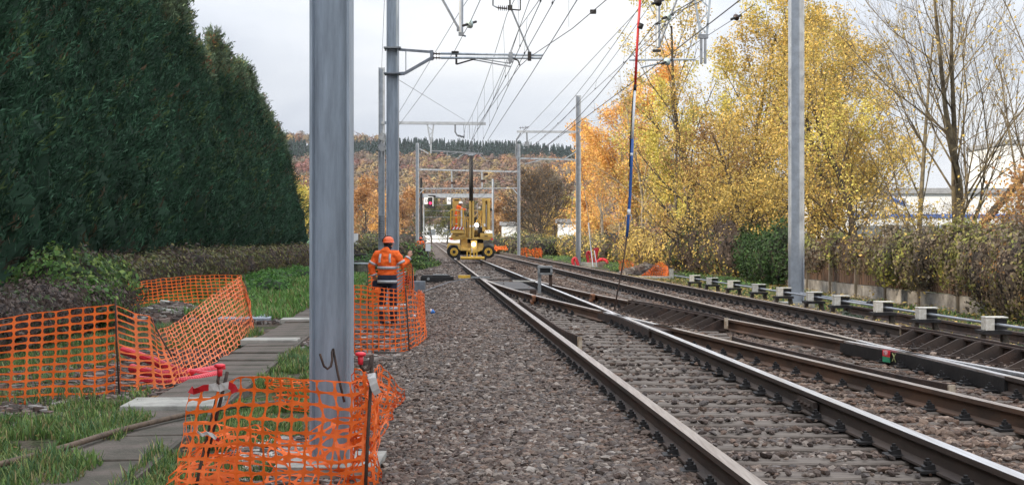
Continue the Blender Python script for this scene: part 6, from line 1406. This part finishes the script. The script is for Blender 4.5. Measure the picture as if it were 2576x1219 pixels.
    part('cab_frame', Yl, lambda b: (B(b, 430, 530, 450, 770, -.1, .1), B(b, 465, 520, 480, 770, -.1, .1), b.box2((X(430), -.1, Z(535)), (X(495), .1, Z(515))), B(b, 560, 690, 612, 790, .2, 1.2), b.box2((X(470), .4, Z(700)), (X(620), .8, Z(640)))), .006)
    part('cab_body', Yl, lambda b: (B(b, 436, 560, 492, 790, .15, 1.3), B(b, 556, 540, 662, 790, .9, 1.9), B(b, 300, 600, 420, 700, 1.2, 1.9)), .02)
    part('cab_window', M['winglass'], lambda b: B(b, 444, 580, 486, 660, .135, .148))
    part('hose_bundle', M['black'], lambda b: [b.tube([(X(560+k*9), .1, Z(790)), (X(575+k*14), -.02, Z(700+k*8)), (X(600+k*6), .1, Z(640)), (X(640), .2, Z(600+k*12))], .018, 5) for k in range(5)])
    part('rear_tower', Yl, lambda b: (B(b, 600, 420, 625, 600, 1.0, 1.2), B(b, 640, 440, 665, 600, 1.0, 1.2), B(b, 600, 440, 665, 455, 1.0, 1.15)))
    part('warning_sticker', M['whitew'], lambda b: (B(b, 495, 628, 514, 655, -.358, -.352), B(b, 535, 628, 554, 655, -.358, -.352)))
    part('engine_clutter', M['black'], lambda b: (B(b, 560, 520, 600, 690, .4, .9), B(b, 620, 650, 700, 735, .2, .9), B(b, 470, 480, 492, 640, .5, .8), B(b, 300, 700, 420, 745, .3, 1.0)))
    part('yellow_pipework', Yl, lambda b: (b.tube([(X(575), .3, Z(640)), (X(600), .3, Z(560)), (X(655), .3, Z(500)), (X(665), .3, Z(430))], .035, 6), b.tube([(X(560), .3, Z(520)), (X(610), .3, Z(470)), (X(640), .3, Z(530)), (X(655), .3, Z(640))], .03, 6), b.tube([(X(545), .3, Z(430)), (X(665), .3, Z(430))], .02, 6)))
    part('rear_rails', M['galvl'], lambda b: (b.cyl((X(808), .3, Z(700)), (X(808), .3, Z(420)), .02, 6), b.cyl((X(775), .5, Z(420)), (X(808), .3, Z(420)), .02, 6), b.cyl((X(610), .8, Z(700)), (X(610), .8, Z(330)), .03, 6)))
    part('work_lamp', M['lamp'], lambda b: b.tube([(X(592), -.12, Z(625)), (X(592), -.06, Z(625))], [.12, .10], 18))
    part('work_lamp', M['lamp'], lambda b: b.tube([(X(552), -.22, Z(885)), (X(552), -.16, Z(885))], [.11, .09], 18))
    part('upper_lamp', M['whitew'], lambda b: B(b, 625, 372, 652, 402, .5, .6))
    part('small_plate', M['grey'], lambda b: B(b, 558, 662, 608, 692, -.02, .0))
    part('tail_light', M['redcap'], lambda b: B(b, 785, 803, 812, 826, -.16, -.1))
    part('tail_light', M['redcap'], lambda b: B(b, 240, 806, 268, 826, -.16, -.1))
    part('side_mirror', M['black'], lambda b: B(b, 778, 395, 802, 432, .2, .3))
    part('white_pipe', M['whitew'], lambda b: (b.cyl((X(527), -.34, Z(1000)), (X(527), -.34, Z(930)), .02, 6), B(b, 690, 605, 710, 645, -.05, 0)))
    return x0, Ym
mx0, mYm = machine()
JB = dict(pelvis=(0, 0, .92), chest=(0, .10, 1.30), neck=(0, .17, 1.45), head=(0, .25, 1.55), face=(0, .9, -.4), shl=(-.19, .12, 1.38), shr=(.19, .12, 1.38), ell=(-.24, .34, 1.22), elr=(.24, .34, 1.22), wrl=(-.16, .55, 1.2), wrr=(.16, .55, 1.2), hal=(-.15, .66, 1.2), har=(.15, .66, 1.2),
          hpl=(-.10, 0, .88), hpr=(.10, 0, .88), knl=(-.12, .03, .48), knr=(.12, 0, .48), anl=(-.13, -.05, .09), anr=(.13, 0, .09), toe=(0, 1, 0), hem=.80)
bz = RT+(1100-690)/226.4
person('worker in full orange suit and white helmet leaning forward in the machine basket', (mx0+(315-525)/226.4+.03, mYm+.35, bz), R(-82), JB, 'helmw', M['hv'], None, vox=.02)
JS = dict(JW); JS.update(face=(.1, -1, 0), elr=(.27, -.02, 1.17), wrr=(.27, -.1, .95), har=(.27, -.13, .86), hood=False, toe=(0, -1, 0))
person('distant worker in orange clothing standing beside the far left gantry post', (xpx(1058, 103), 103, .06), 0, JS, 'helmo', M['hv'], None, vox=.025)
m = bpy.data.materials.new('air'); m.use_nodes = True; nt = m.node_tree; nt.nodes.remove(nt.nodes['Principled BSDF'])
pv = nt.nodes.new('ShaderNodeVolumePrincipled'); pv.inputs['Color'].default_value = (.86, .91, 1, 1); pv.inputs['Density'].default_value = .00009; pv.inputs['Anisotropy'].default_value = .2
nt.links.new(pv.outputs[0], nt.nodes['Material Output'].inputs['Volume'])
hz = MB(); hz.box2((-3100, -60, -2.5), (3100, 4100, 125)); tag(hz.build('haze', m, recentre=False), 'thin pale haze in the valley air', 'haze', kind='stuff')
print('objects', len(bpy.data.objects))
